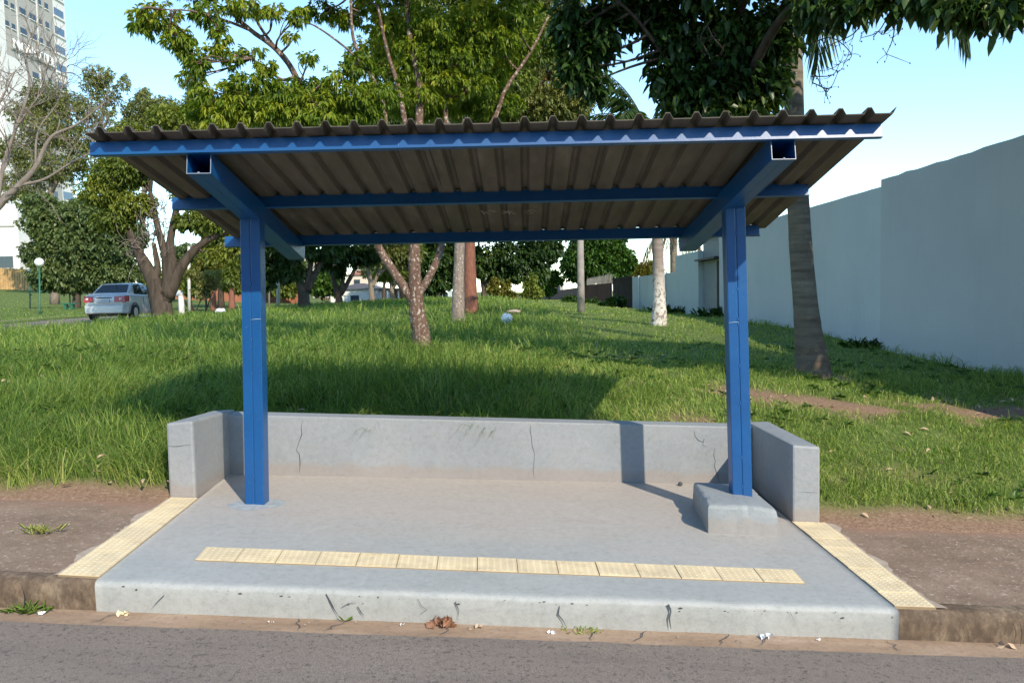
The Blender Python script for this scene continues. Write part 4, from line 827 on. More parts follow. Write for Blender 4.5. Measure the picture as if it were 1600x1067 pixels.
for lab, px, d_, lobs in (('hazy dark tree far beyond the first verge tree', 442, 92, [(430, 410, 34, 22), (462, 420, 24, 18), (410, 430, 18, 14), (445, 385, 40, 24)]),
    ('hazy dark tree far beyond the pale brown verge tree', 600, 100, [(588, 420, 22, 16), (618, 425, 26, 16), (640, 415, 24, 18), (605, 400, 40, 20), (650, 440, 16, 10)]),
    ('hazy tree far beyond the park lawn behind the sapling', 300, 98, [(290, 420, 30, 18), (320, 430, 24, 14), (270, 430, 20, 14), (350, 425, 22, 16), (300, 400, 40, 18)])):
    back_tree(lab, px, 470, d_, .3, 'bark_dark', [[(px, 450), (px+2, 430), (px, 405)]], lobs, 2600, .38, 'leaf_park', W=.5, group='distant trees beyond the avenue')
# shrubs at the crest
def shrub(label, px, py, d, lobes, n, L, mat, tone=(.2, .9), cat='shrub', W=.5, name='shrub'):
    t_ = thing(name, label, cat, on(px, py, d)); lo = LB(lobes, d); mb = MB(); b_ = on(px, py, d); lm = []
    for c, rr in lo[:6]: lm.append(limb(mb, [b_+rng.normal(0, .08, 3)*[1, 1, 0], (b_+c)/2+rng.normal(0, .1, 3), c], .05, .015, 5))
    mb.build('stem', 'bark_brown', t_, True); crown('foliage', lo, n, 4, L, L*W, mat, t_, .3, 1.0, .2, *tone); return t_
shrub('golden-leaved shrub at the crest of the grass bank', 795, 467, 55, [(785, 456, 10, 7), (800, 461, 9, 5), (770, 452, 9, 8), (792, 445, 6, 6), (775, 440, 6, 5)], 380, .24, 'leaf_gold')
shrub('yellow-green shrub left of the low brick wall', 830, 468, 56, [(828, 446, 9, 7), (838, 457, 10, 8), (822, 460, 7, 5), (832, 436, 6, 6)], 480, .24, 'leaf_mid', (.2, 1))
shrub('pale green shrub beyond the brick wall under the sky gap', 858, 466, 95, [(862, 430, 12, 8), (872, 438, 8, 6), (850, 436, 12, 10), (856, 452, 14, 9)], 700, .4, 'leaf_fresh', (.4, 1))
shrub('dark weedy bush against the brown metal gate', 958, 484, 50, [(958, 474, 12, 10), (944, 480, 12, 7), (970, 470, 8, 8)], 420, .2, 'leaf_fresh', (.1, .7))
shrub('low weedy bush at the foot of the barred fence', 922, 482, 62, [(922, 474, 18, 7), (905, 470, 10, 6), (890, 468, 10, 7)], 420, .22, 'leaf_fresh', (.1, .7))
for lab, px, py, d in (('tall weeds at the foot of the pale wall panel beside the gate recess', 1078, 490, 36.5), ('weeds at the foot of the lower wall right of the lichen palm', 1046, 485, 40), ('weeds in front of the dark gate recess door', 1122, 494, 29.5), ('weeds at the corner where the near wall steps forward', 1372, 540, 16.4)):
    p = on(px, py, d); p[0] = min(p[0], 6.8); tuft('weed_clump', lab, p[0], p[1], gz(p[0], p[1]), 150, .5 if d > 20 else .28, .45 if d > 20 else .3, 'leaf_fresh', (.0, .6), W=.03 if d > 20 else .014)
# dense rounded tree behind the barred fence
back_tree('dense rounded bright green tree behind the barred fence', 935, 470, 92, .4, 'bark_dark', [[(935, 445), (935, 400)]],
  [(935, 405, 52, 34), (900, 412, 26, 26), (968, 412, 28, 24), (935, 380, 46, 24), (950, 430, 36, 12), (915, 432, 26, 12), (930, 350, 40, 30), (982, 420, 14, 14)], 8000, .34, 'leaf_fresh', W=.6, dr=.2)
shrub('yellowing palm-like bush showing over the lower pale wall', 1012, 470, 66, [(1012, 420, 14, 10), (1026, 428, 10, 8), (1003, 430, 8, 6)], 500, .45, 'leaf_gold', (.4, 1), 'bush', .14)

# ---- big-leaved dark tree on the right, trunk in line with the right-hand post
b3 = on(1149, 600, 10.2); t3 = tree('broadleaf_tree', 'dense dark big-leaved tree overhanging the right end of the shelter roof', b3)
mb = MB(); LM = []; A = lambda x, y, d=10.2: at(x, y, d)
LM.append(limb(mb, [b3, A(1150, 500), A(1149, 400), A(1146, 300), A(1140, 200, 10), A(1125, 100, 9.8), A(1100, 0, 9.6), A(1060, -100, 9.4)], .125, .05, 10))
LM.append(limb(mb, [A(1140, 200, 10), A(1180, 100, 9.4), A(1230, 20, 8.6), A(1300, -15, 7.8), A(1400, -8, 7.3), A(1500, 8, 7.0), A(1590, 5, 6.8)], .07, .015, 8))
LM.append(limb(mb, [A(1140, 210, 10), A(1090, 150, 9.7), A(1040, 90, 9.5), A(985, 20, 9.3), A(930, -20, 9.2)], .04, .012, 8))
LM.append(limb(mb, [A(1125, 100, 9.8), A(1200, -80, 9), A(1300, -180, 8), A(1400, -240, 7.2)], .06, .02, 8))
Lv = LB([(900, 25, 34, 30), (930, 70, 34, 30), (905, 110, 26, 28), (925, 130, 22, 22), (952, 35, 34, 34), (1000, 15, 36, 22), (1045, 60, 38, 44), (1055, 120, 40, 34), (1090, 150, 44, 26), (1060, 160, 26, 22), (1110, 60, 50, 46), (1130, 120, 50, 38), (1165, 60, 46, 46), (1180, 130, 44, 34), (1210, 60, 40, 48), (1205, 130, 26, 30), (1120, 175, 60, 14), (1180, 172, 36, 14), (1225, 20, 40, 26), (890, 60, 20, 26), (1030, 15, 60, 24)], 9.6)
Lr = LB([(1285, 5, 42, 18, 7.9), (1330, 0, 44, 16, 7.6), (1375, -6, 40, 14, 7.4), (1420, -4, 36, 16, 7.3), (1262, 28, 24, 14, 8.2), (1465, 4, 34, 18, 7.1), (1510, 16, 36, 22, 7), (1550, 12, 36, 24, 6.9), (1580, 22, 26, 18, 6.8), (1610, 0, 40, 30, 6.8), (1300, 24, 20, 10, 7.9)], 7.4)
Lt = LB([(960, -60, 110, 55), (1120, -70, 130, 65), (1080, -190, 160, 70, 9), (1300, -210, 170, 80, 7.8), (1180, -320, 200, 80, 8)], 9.2)
Lt += [(np.array(c_), np.array(r_)) for c_, r_ in (((5.4, 7.3, 4.9), (1.1, 1.0, .6)), ((6.3, 6.4, 5.0), (1.2, 1.1, .7)), ((7.2, 7.4, 5.2), (1.2, 1.1, .7)), ((7.8, 5.8, 4.8), (1.2, 1.1, .7)), ((5.6, 8.4, 5.6), (1.2, 1.0, .7)), ((6.8, 8.6, 5.5), (1.2, 1.0, .7)), ((8.6, 7.2, 5.0), (1.1, 1.0, .7)), ((6.0, 7.4, 6.3), (1.4, 1.3, .7)))]
LM.append(limb(mb, [A(1400, -8, 7.3), np.array([4.6, 7.2, 4.9]), np.array([5.6, 7.2, 5.0]), np.array([6.9, 7.0, 5.0]), np.array([8.2, 6.5, 4.9])], .045, .015, 7))
LM.append(limb(mb, [np.array([5.6, 7.2, 5.0]), np.array([6.3, 8.0, 5.4]), np.array([7.0, 8.5, 5.5])], .03, .012, 6))
twigs(mb, LM, Lv+Lr+Lt, .02, 4)
for pts in ([(1262, 70, 8.2), (1300, 60, 8), (1330, 85, 7.9), (1318, 100, 7.9)], [(1268, 120, 8.3), (1300, 118, 8.1), (1312, 100, 8.1)], [(1270, 130, 8.3), (1296, 138, 8.2), (1310, 112, 8.1)], [(1270, 110, 8.4), (1290, 145, 8.3)], [(1355, 20, 7.5), (1335, 52, 7.6), (1300, 70, 7.8), (1285, 85, 7.9)], [(1390, 20, 7.4), (1372, 50, 7.5), (1345, 60, 7.6)], [(1400, 22, 7.3), (1395, 60, 7.3), (1385, 85, 7.4)], [(1105, 40, 8.8), (1115, 60, 8.7), (1130, 75, 8.7)], [(1108, 35, 8.8), (1095, 60, 8.7), (1108, 85, 8.7)]):
    limb(mb, [at(*p) for p in pts], .007, .003, 5); 
    for _ in range(9):
        p = at(*pts[random.randint(1, len(pts)-1)]); q = p+rng.normal(0, .06, 3); mb.tube(curve(p, q, .3, 3), [.003, .003, .002, .0015], 4); mb.sphere(q, .006, 5, 4, (1, 1, 1.5))
mb.build('trunk', 'bark_brown', t3, True)
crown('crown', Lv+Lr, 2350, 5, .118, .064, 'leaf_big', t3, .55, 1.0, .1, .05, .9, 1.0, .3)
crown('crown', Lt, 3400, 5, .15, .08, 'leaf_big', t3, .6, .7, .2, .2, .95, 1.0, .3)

# ---- palms
def frond(name, base, az, el, length, droop, parent, mat='frond_green', nl=34, ll=.5, lw=.03, hang=.5, path=None):
    N = 14; base = np.array(base, float); pts = []; p = base.copy(); a = el
    for i in range(N+1):
        pts.append(p.copy()); p = p+np.array([math.cos(az)*math.cos(a), math.sin(az)*math.cos(a), math.sin(a)])*length/N; a -= droop/N*(.5+1.2*i/N)
    if path is not None:
        tmp = limb(MB(), path, .02, .005, 4); pts = [tmp[int(round(i*(len(tmp)-1)/N))] for i in range(N+1)]
    P = np.array(pts); mb = MB(); mb.tube(pts, np.linspace(.028, .005, N+1), 5)
    t_ = np.linspace(.12, .99, nl); t_ = np.repeat(t_, 2); sd = np.tile([-1, 1], nl); f = t_*N; i0 = np.minimum(f.astype(int), N-1); B = P[i0]+(P[i0+1]-P[i0])*(f-i0)[:, None]
    Tn = unit(P[i0+1]-P[i0]); side = unit(np.cross(Tn, [0, 0, 1.])); D = side*sd[:, None]*.8+Tn*.55+np.array([0, 0, -hang])+rng.normal(0, .12, (len(t_), 3))
    L = ll*np.sin(np.clip(t_*1.05, .12, .97)*math.pi)**.5*(.85+.3*rng.random(len(t_)))
    o = leaves(name, B, D, L, lw, .3+.5*rng.random(len(t_)), mat, parent, .35, .2)
    r_ = mb.build('rachis', mat, o, True); return o
def palm(label, path, radii, barkm, crown_at, specs, dry=()):
    t_ = tree('palm_tree', label, path[0], 'palm tree'); mb = MB()
    P = [np.array(p, float) for p in path]; out = []; rad = []
    N = 60
    seg = np.linspace(0, len(P)-1, N)
    for s in seg:
        i = min(int(s), len(P)-2); u = s-i; out.append(P[i]*(1-u)+P[i+1]*u); k = radii[i]*(1-u)+radii[i+1]*u; rad.append(k*(1+.025*math.sin(s*40)))
    mb.tube(out, rad, 16, True, .04); mb.build('trunk', barkm, t_, True)
    for sp in specs: frond('frond', crown_at, *sp, t_)
    for sp in dry: frond('dry_frond', np.array(crown_at)-np.array([0, 0, .3]), *sp, t_, 'frond_dry', 30, .45, .03, 1.0)
    return t_
pb = on(1271, 590, 11); A = lambda x, y, d=11: at(x, y, d)
PALM = palm('thick grey ringed palm trunk standing in the grass by the tall wall', [pb, A(1269, 565), A(1264, 530), A(1258, 470), A(1252, 400), A(1246, 300), A(1241, 180), A(1238, 60), A(1235, -100), A(1234, -210)],
  [.245, .225, .185, .155, .145, .138, .130, .125, .115, .09], 'palm_bark', A(1234, -215), [(.0, .75, 3.1, 2.5), (.55, .8, 3.0, 2.7), (-.5, .9, 3.0, 2.6), (1.4, .8, 2.9, 2.4), (2.4, .7, 3.0, 2.4), (3.1, .8, 2.9, 2.5), (-1.2, .8, 2.9, 2.4), (-2.2, .8, 2.8, 2.4), (.15, .4, 3.1, 2.4), (-.2, -.5, 2.6, 1.6)])
for pth in ([(1234, -215), (1262, -190), (1282, -90), (1284, 20), (1276, 110)], [(1234, -215), (1330, -300), (1430, -220), (1480, -90), (1500, 10), (1512, 74)], [(1234, -215), (1340, -280), (1440, -190), (1470, -60), (1482, 50)], [(1234, -215), (1290, -260), (1330, -180), (1352, -110)]):
    frond('frond', pb, 0, 0, 1, 1, PALM, 'frond_green', 46, .72, .034, 1.3, [at(a_, b_, 11) for a_, b_ in pth])
pb = on(1029, 511, 20); A = lambda x, y, d=20: at(x, y, d)
palm('slimmer palm trunk with white lichen at its foot behind the shelter', [pb, A(1030, 495), A(1030, 470), A(1029, 430), A(1027, 375), A(1024, 320), A(1021, 270), A(1020, 232)],
  [.20, .19, .155, .14, .128, .12, .11, .08], 'palm_bark_lichen', A(1019, 236), [(a_, e_, l_, d_) for a_, e_, l_, d_ in ((.2, 1.0, 2.2, 1.8), (1.0, .9, 2.2, 2), (1.9, .9, 2.2, 2), (2.7, 1.1, 2.3, 1.7), (3.4, .8, 2.2, 2), (4.2, 1.0, 2.2, 2), (5.0, .9, 2.2, 2), (5.8, .8, 2.2, 2.1), (3.0, .4, 1.9, 1.6), (.0, .3, 1.9, 1.6), (3.3, 1.3, 2.6, 1.0), (2.9, 1.35, 2.9, 1.1), (2.2, 1.2, 2.7, 1.3), (3.8, 1.1, 2.8, 1.5), (.8, 1.3, 2.7, 1.1))])
# dead palm skirt hanging behind the short wall panel
dp = thing('palm_tree', 'palm with a skirt of hanging dead brown fronds behind the pale wall panel', 'palm tree', (9.6, 45, .4))
mb = MB(); c = at(1052, 340, 45); mb.tube([(c[0], c[1], .3), c], [.22, .18], 10); mb.build('trunk', 'palm_bark', dp, True)
for k in range(9): frond('dry_frond', c+np.array([0, 0, -.1]), k*.7, -.6, 3.0, .9, dp, 'frond_dry', 26, .5, .05, 1.0)
for k in range(9): frond('frond', c, k*.7+.3, .6, 2.6, 1.8, dp, 'frond_green', 24, .5, .05)
# concrete pole
p = on(908, 489, 26); q = at(905, 225, 26); mb = MB(); mb.tube([p, p*.8+q*.2, q], [.13, .115, .08], 10); tag(mb.build('concrete_pole', 'pole_concrete', None, True, loc=p), 'thin weathered concrete pole in the grass in front of the barred fence', 'pole')

# ---- left side: trees of the avenue and park
t_l1 = back_tree('big many-stemmed furrowed tree beside the avenue in front of the silver car', 256, 499, 28, .42, 'bark_brown',
  [[(250, 470), (240, 440), (222, 405), (205, 370), (190, 320)], [(258, 470), (262, 440), (258, 400), (245, 350), (235, 300)], [(262, 465), (282, 420), (305, 390), (335, 370), (365, 360)], [(258, 460), (268, 420), (266, 380), (275, 330), (290, 260)], [(246, 480), (238, 450), (246, 420), (240, 380)]],
  [(190, 270, 44, 26), (240, 250, 40, 24), (290, 235, 44, 26), (330, 290, 30, 20), (160, 300, 36, 24), (345, 345, 26, 20), (300, 300, 34, 24), (210, 320, 36, 20), (370, 385, 22, 20), (300, 345, 26, 18), (180, 345, 34, 20), (280, 190, 44, 26), (335, 400, 18, 12), (330, 210, 30, 24), (200, 210, 30, 20), (355, 180, 40, 24)], 7200, .15, 'leaf_mid', W=.4, r1=.07, sub=6, tone=(.2, 1))
mb = MB()     # tangle of dead twigs in its fork
for _ in range(170):
    a = at(random.uniform(205, 262), random.uniform(320, 410), 27.6+random.random()*1.4); b_ = a+rng.normal(0, .35, 3)+np.array([0, 0, .25]); mb.tube(curve(a, b_, .3, 3), [.014, .012, .009, .005], 4, False)
mb.build('dead_twigs', 'twig_grey', t_l1, True)
ptr = back_tree('dark low-crowned park tree on the lawn left of the car', 119, 482, 58, .33, 'bark_dark', [[(120, 460), (118, 440), (116, 400), (118, 340)], [(118, 445), (90, 410), (70, 380)], [(120, 445), (155, 415), (180, 390)]],
  [(90, 420, 44, 26), (140, 425, 50, 24), (70, 440, 22, 16), (110, 380, 60, 36), (170, 390, 46, 30), (190, 425, 30, 20), (80, 350, 44, 28), (140, 340, 54, 30), (200, 370, 30, 24), (60, 395, 26, 20), (165, 440, 26, 12), (110, 445, 34, 12), (60, 320, 30, 20)], 8500, .26, 'leaf_park', W=.5, tone=(.1, .95))
back_tree('tall olive-leaved tree in front of the high-rise', 85, 466, 72, .4, 'bark_pale', [[(85, 400), (80, 300), (75, 220), (70, 150)], [(80, 300), (120, 220), (150, 140)], [(78, 320), (40, 250), (20, 210)]],
  [(70, 150, 34, 22), (40, 175, 30, 18), (110, 165, 34, 22), (75, 200, 50, 28), (150, 175, 30, 26), (120, 215, 44, 24), (30, 235, 40, 26), (155, 118, 24, 16), (170, 150, 18, 18), (145, 130, 18, 18), (80, 260, 60, 30), (150, 250, 44, 26), (30, 290, 40, 26), (195, 130, 10, 14), (200, 215, 30, 24)], 7000, .25, 'leaf_olive', W=.36, sub=5)
back_tree('olive tree crown between the high-rise and the shelter roof', 222, 470, 64, .35, 'bark_pale', [[(220, 400), (225, 300), (230, 200), (232, 160)], [(225, 300), (270, 220), (300, 150)]],
  [(215, 175, 26, 20), (250, 170, 30, 22), (235, 200, 44, 22), (290, 190, 36, 24), (310, 160, 26, 20), (300, 132, 18, 14), (265, 225, 40, 22), (330, 175, 24, 18), (200, 240, 40, 22), (225, 150, 12, 12)], 5600, .22, 'leaf_olive', W=.36, sub=5)
back_tree('mid-green tree behind the avenue glimpsed right of the furrowed trunk', 345, 474, 66, .3, 'bark_brown', [[(345, 440), (343, 400), (345, 350)], [(344, 430), (365, 400)]],
  [(345, 400, 32, 24), (372, 420, 20, 18), (320, 420, 20, 16), (350, 360, 40, 30), (365, 445, 14, 12), (300, 430, 18, 12)], 2400, .36, 'leaf_mid', W=.45)
back_tree('stout red-brown trunk on the far lawn behind the sapling', 333, 471, 58, .26, 'bark_red', [[(333, 455), (334, 440), (336, 420)]], [(335, 425, 22, 12), (330, 410, 20, 12)], 700, .34, 'leaf_gold', W=.45, tone=(.0, .6))
back_tree('red-brown trunk on the far lawn nearest the left post', 362, 473, 56, .26, 'bark_red', [[(362, 455), (363, 440), (360, 415)]], [(362, 430, 18, 12), (372, 415, 14, 12)], 600, .34, 'leaf_mid', W=.45)
sap = back_tree('thin reddish many-stemmed sapling at the avenue edge', 322, 490, 38, .055, 'bark_brown', [[(322, 465), (320, 445), (319, 420)], [(324, 480), (330, 462), (336, 448)], [(321, 470), (314, 455), (306, 445)], [(319, 440), (305, 428), (296, 424)]],
  [(318, 440, 14, 8), (300, 428, 10, 7), (333, 430, 14, 10), (310, 455, 10, 6), (338, 446, 8, 7)], 260, .18, 'leaf_olive', W=.4, r1=.015, tone=(.3, 1))
# bare grey tree at the far left
lb = on(-75, 520, 19); bt = tree('bare_tree', 'bare grey-twigged tree leaning in from the left edge', lb); mb = MB(); LM = []
A = lambda x, y, d=19: at(x, y, d)
LM.append(limb(mb, [lb, A(-65, 440), A(-35, 370), A(-5, 325), A(30, 290), A(55, 262), A(80, 215), A(120, 195), A(165, 160)], .16, .010, 9))
LM.append(limb(mb, [A(-35, 370), A(-40, 280), A(-20, 200), A(5, 150), A(25, 110)], .07, .01, 7))
LM.append(limb(mb, [A(-5, 325), A(5, 260), A(25, 200), A(45, 140), A(40, 90), A(35, 60)], .06, .01, 7))
LM.append(limb(mb, [A(30, 290), A(70, 280), A(110, 255), A(150, 230), A(172, 170)], .045, .008, 6))
LM.append(limb(mb, [A(25, 200), A(50, 165), A(75, 130), A(95, 85)], .03, .007, 5))
LM.append(limb(mb, [A(55, 262), A(60, 205), A(90, 160), A(105, 105)], .03, .007, 5))
LM.append(limb(mb, [A(-20, 310), A(15, 240), A(-5, 190), A(15, 160)], .04, .008, 5))
def rec(p, d, L, r, lv):
    q = curve(p, p+d*L, .15, 4); mb.tube(q, np.linspace(r, r*.6, len(q)), 4, False)
    if lv > 0:
        for _ in range(3):
            s = q[random.randint(2, 4)]; rec(s, unit(d+rng.normal(0, .45, 3)+np.array([.05, 0, .15])), L*.72, r*.62, lv-1)
for l in LM:
    for _ in range(8):
        i = random.randint(len(l)//3, len(l)-1); rec(l[i], unit(rng.normal(0, .6, 3)+np.array([.15, 0, .7])), random.uniform(.5, .95), .013, 2)
mb.build('trunk', 'twig_grey', bt, True)
shrub('yellow-flowering shrub behind the silver car', 152, 470, 62, [(150, 447, 9, 8), (158, 440, 12, 8), (172, 443, 10, 6)], 500, .28, 'leaf_yellow', (.2, 1))
shrub('loose green hedge shrub behind the white post', 302, 470, 60, [(300, 452, 16, 8), (318, 455, 12, 8), (285, 448, 10, 8), (270, 440, 18, 14), (240, 440, 20, 16)], 900, .34, 'leaf_mid')
shrub('dark hedge shrub behind the first verge tree', 420, 470, 85, [(430, 440, 26, 22), (405, 445, 14, 16), (450, 450, 14, 14)], 900, .45, 'leaf_mid', (.1, .8))
shrub('bright green round shrub between the first two verge trees', 510, 468, 85, [(505, 440, 22, 18), (520, 448, 16, 12), (495, 450, 14, 12), (508, 424, 12, 10)], 1000, .42, 'leaf_fresh', (.3, 1))

# ================================================================== PARKED CAR (tail towards the camera)
cy = 31.6; cx = -16.05; cz = gz(cx, cy+2)+.0; CA = R(3)
car = thing('parked_car', 'silver four-door sedan parked on the avenue behind the many-stemmed tree', 'car', (cx, cy, cz-.0))
def cp(x, y, z): return (cx+x*math.cos(CA)-y*math.sin(CA), cy+x*math.sin(CA)+y*math.cos(CA), cz+z)
def loft(secs):
    mb = MB(); n = len(secs[0]); mb.add([cp(*p) for s in secs for p in s], [[i*n+k, i*n+(k+1) % n, (i+1)*n+(k+1) % n, (i+1)*n+k][::-1] for i in range(len(secs)-1) for k in range(n)]+[list(range(n)), [(len(secs)-1)*n+k for k in range(n)][::-1]]); return mb
def sec(y, w, zb, zs, zt, tw):   # body ring: sill, shoulder, deck
    return [(-w*.93, y, zb), (-w, y, zb+.12), (-w, y, zs-.12), (-w*.97, y, zs), (-tw, y, zt), (tw, y, zt), (w*.97, y, zs), (w, y, zs-.12), (w, y, zb+.12), (w*.93, y, zb)]
bod = loft([sec(-.02, .60, .42, .86, .90, .55), sec(.06, .74, .30, .93, 1.0, .62), sec(.22, .81, .25, .97, 1.04, .66), sec(.6, .83, .24, .98, 1.05, .68), sec(1.3, .84, .22, .97, 1.0, .74), sec(2.4, .84, .22, .95, .97, .74), sec(3.2, .83, .23, .93, .97, .70), sec(3.8, .80, .26, .84, .88, .62), sec(4.15, .70, .30, .70, .74, .5), sec(4.2, .6, .36, .62, .66, .45)])
bd = bod.build('body', 'car_paint', car, True, bevel=.012)
cab = loft([[(-.70, .48, 1.0), (.70, .48, 1.0), (.69, .52, 1.03), (-.69, .52, 1.03)], [(-.69, .62, 1.02), (.69, .62, 1.02), (.64, .82, 1.2), (-.64, .82, 1.2)], [(-.72, 1.0, .98), (.72, 1.0, .98), (.58, 1.15, 1.40), (-.58, 1.15, 1.40)], [(-.73, 1.8, .97), (.73, 1.8, .97), (.57, 1.7, 1.455), (-.57, 1.7, 1.455)], [(-.73, 2.6, .96), (.73, 2.6, .96), (.55, 2.3, 1.43), (-.55, 2.3, 1.43)], [(-.70, 3.15, .95), (.70, 3.15, .95), (.62, 3.1, .99), (-.62, 3.1, .99)]])
rf = cab.build('roof', 'car_paint', car, True, bevel=.02)
def quad(name, pts, mat, par, th=.006):
    mb = MB(); P_ = [np.array(cp(*p)) for p in pts]; nn = unit(np.cross(P_[1]-P_[0], P_[2]-P_[0])); mb.hexa([p-nn*.02 for p in P_], [p+nn*th for p in P_]); return mb.build(name, mat, par)
quad('rear_window', [(-.62, .60, 1.055), (.62, .60, 1.055), (.50, 1.09, 1.375), (-.50, 1.09, 1.375)], 'car_glass', car, .02)
for s in (1, -1):
    pts = [(s*.735, 1.02, 1.0), (s*.745, 1.75, .995), (s*.605, 1.70, 1.40), (s*.625, 1.22, 1.36)]; quad('side_window', pts if s > 0 else pts[::-1], 'car_glass', car, .012)
    pts = [(s*.745, 1.83, .995), (s*.735, 2.75, .985), (s*.605, 2.3, 1.385), (s*.60, 1.78, 1.40)]; quad('side_window', pts if s > 0 else pts[::-1], 'car_glass', car, .012)
    mb = MB(); a = .60; mb.hexa([cp(s*x, y, z) for x, y, z in ((.40, -.07, .72), (.78, .0, .70), (.85, .26, .74), (.40, .0, .74))], [cp(s*x, y, z) for x, y, z in ((.40, -.045, .92), (.765, .02, .94), (.835, .30, .95), (.42, .03, .93))])
    tl = mb.build('tail_light', 'tail_red', car, bevel=.01)
    mb = MB(); mb.sphere(cp(s*.63, -.03, .83), .06, 10, 6, (1.2, .6, .9)); mb.build('reverse_lamp', 'lamp_clear', tl, True)
    for yy in (.78, 3.35):
        mb = MB(); c = np.array(cp(s*.76, yy, .30)); axv = np.array([math.cos(CA), math.sin(CA), 0.])
        mb.tube([c-axv*.10, c+axv*.10], .30, 20); w_ = mb.build('wheel', 'rubber', car, bevel=.02)
        mb = MB(); e = c+axv*s*.10; mb.tube([e-axv*s*.02, e+axv*s*.006], .19, 16)
        mb.build('rim', 'rim_metal', w_)
    mb = MB(); mb.tube([cp(s*.83, 1.35, .87), cp(s*.855, 1.42, .875), cp(s*.83, 1.5, .87)], .012, 6); mb.build('door_handle', 'car_paint', car)
    mb = MB()
    for yd in (1.62, 2.62): mb.tube([cp(s*.843, yd, .3), cp(s*.845, yd, .85), cp(s*.80, yd-.02, .97)], .006, 4)
    mb.build('door_seam', 'black_trim', car)
    for yy in (.78, 3.35):
        mb = MB(); pts = [cp(s*.838, yy+.36*math.cos(a), .30+.36*math.sin(a)) for a in np.linspace(-.2, math.pi+.2, 14)]; mb.tube(pts, .022, 6); mb.build('wheel_arch', 'black_trim', bd)
mb = MB(); mb.hexa([cp(x, y, z) for x, y, z in ((-.82, .2, .26), (-.70, -.08, .28), (.70, -.08, .28), (.82, .2, .26), (.8, .4, .26), (-.8, .4, .26))], [cp(x, y, z) for x, y, z in ((-.82, .2, .58), (-.72, -.07, .60), (.72, -.07, .60), (.82, .2, .58), (.8, .4, .58), (-.8, .4, .58))])
mb.build('bumper', 'car_paint', car, bevel=.04)
mb = MB(); mb.hexa([cp(x, -.07, z) for x, z in ((-.22, .70), (.22, .70))]+[cp(x, .0, .70) for x in (.22, -.22)], [cp(x, -.05, z) for x, z in ((-.22, .83), (.22, .83))]+[cp(x, .02, .83) for x in (.22, -.22)])
mb.build('number_plate', 'plate_grey', car)
mb = MB(); mb.tube([cp(-.3, -.035, .875), cp(.3, -.035, .875)], .016, 6); mb.build('boot_trim', 'black_trim', car)
mb = MB(); mb.tube([cp(.0, 1.1, 1.42), cp(0, .95, 1.6)], [.012, .006], 5); mb.build('aerial', 'black_trim', car)
mb = MB(); mb.box(*(cp(-.55, 0, 0)[0], cp(.55, 0, 0)[0]), cy+.15, cy+.5, cz+.16, cz+.27); mb.build('underbody', 'black_trim', car)

# ================================================================== PARK FURNITURE
def lamp(label, px, py, d, ptop):
    b_ = on(px, py, d); top = at(px-.5, ptop, d); t_ = thing('globe_lamp', label, 'lamp post', b_, 'globe lamps on the park lawn'); mb = MB(); r = .045 if d < 55 else .05
    mb.tube([b_, (b_*.9+top*.1), top], [r*1.3, r, r], 8); mb.tube([top-np.array([0, 0, 1.5]), top-np.array([0, 0, 1.42])], r*1.9, 8); mb.build('pole', 'green_metal', t_, True)
    mb = MB(); mb.sphere(top+np.array([0, 0, .18]), .25, 16, 10); mb.build('globe', 'globe_white', t_, True); mb = MB(); mb.tube([top-np.array([0, 0, .05]), top], [.05, .12], 10); mb.build('collar', 'green_metal', t_, True)
lamp('nearer and taller of the two white globe lamps on green poles', 62, 492, 47, 415); lamp('farther and shorter of the two white globe lamps on green poles', 47, 486, 62, 430)
bb_ = on(109, 485, 55); be = thing('park_bench', 'small dark green slab bench on the lawn under the park tree', 'bench', bb_)
mb = MB(); mb.box(bb_[0]-.5, bb_[0]+.5, bb_[1]-.2, bb_[1]+.2, bb_[2]+.40, bb_[2]+.48); mb.build('seat', 'green_metal', be, bevel=.01)
for s in (-.22, .2):
    mb = MB(); mb.box(bb_[0]+s-.07, bb_[0]+s+.07, bb_[1]-.15, bb_[1]+.15, bb_[2], bb_[2]+.40); mb.build('leg', 'green_metal', be)
p = on(110, 484, 58); mb = MB(); mb.tube([p, p+np.array([0, 0, 2.2])], .05, 8); tag(mb.build('thin_post', 'black_trim', None, loc=p), 'thin dark post on the lawn just behind the small bench', 'post')
# white post with a bulbous lamp head by the sapling
p = on(284, 489, 39); wp = thing('bollard_lamp', 'stubby white concrete post with a drooping globe head beside the avenue', 'lamp post', p)
mb = MB(); mb.tube([p, p+np.array([0, 0, .12]), p+np.array([0, 0, .9])], [.16, .13, .125], 10); mb.build('pole', 'pole_white', wp, True)
mb = MB(); mb.tube([p+np.array([0, 0, .88]), p+np.array([.02, 0, 1.05]), p+np.array([-.12, 0, 1.12])], [.12, .09, .06], 8); mb.build('neck', 'pole_white', wp, True)
mb = MB(); mb.sphere(p+np.array([-.24, 0, 1.02]), .18, 14, 9, (1.15, 1, .9)); mb.build('globe', 'plastic_blue', wp, True)
def pole(label, px, py, d, ptop, r, mat='pole_white', pw=None):
    p = on(px, py, d); q = at(pw or px, ptop, d); mb = MB(); mb.tube([p, q], [r, r*.8], 8); tag(mb.build('utility_pole', mat, None, True, loc=p), label, 'pole')
pole('white concrete pole standing beside the avenue right of the left post', 434.5, 480, 42, 330, .10)
pole('tall pale pole on the far lawn behind the white bollard lamp', 295, 470, 58, 385, .12)
pole('thin pale pole seen left of the white concrete pole', 420, 470, 70, 370, .09, 'pole_concrete')
pole('thin grey pole in front of the carport roof', 583, 471, 70, 438, .06, 'pole_concrete', 582)

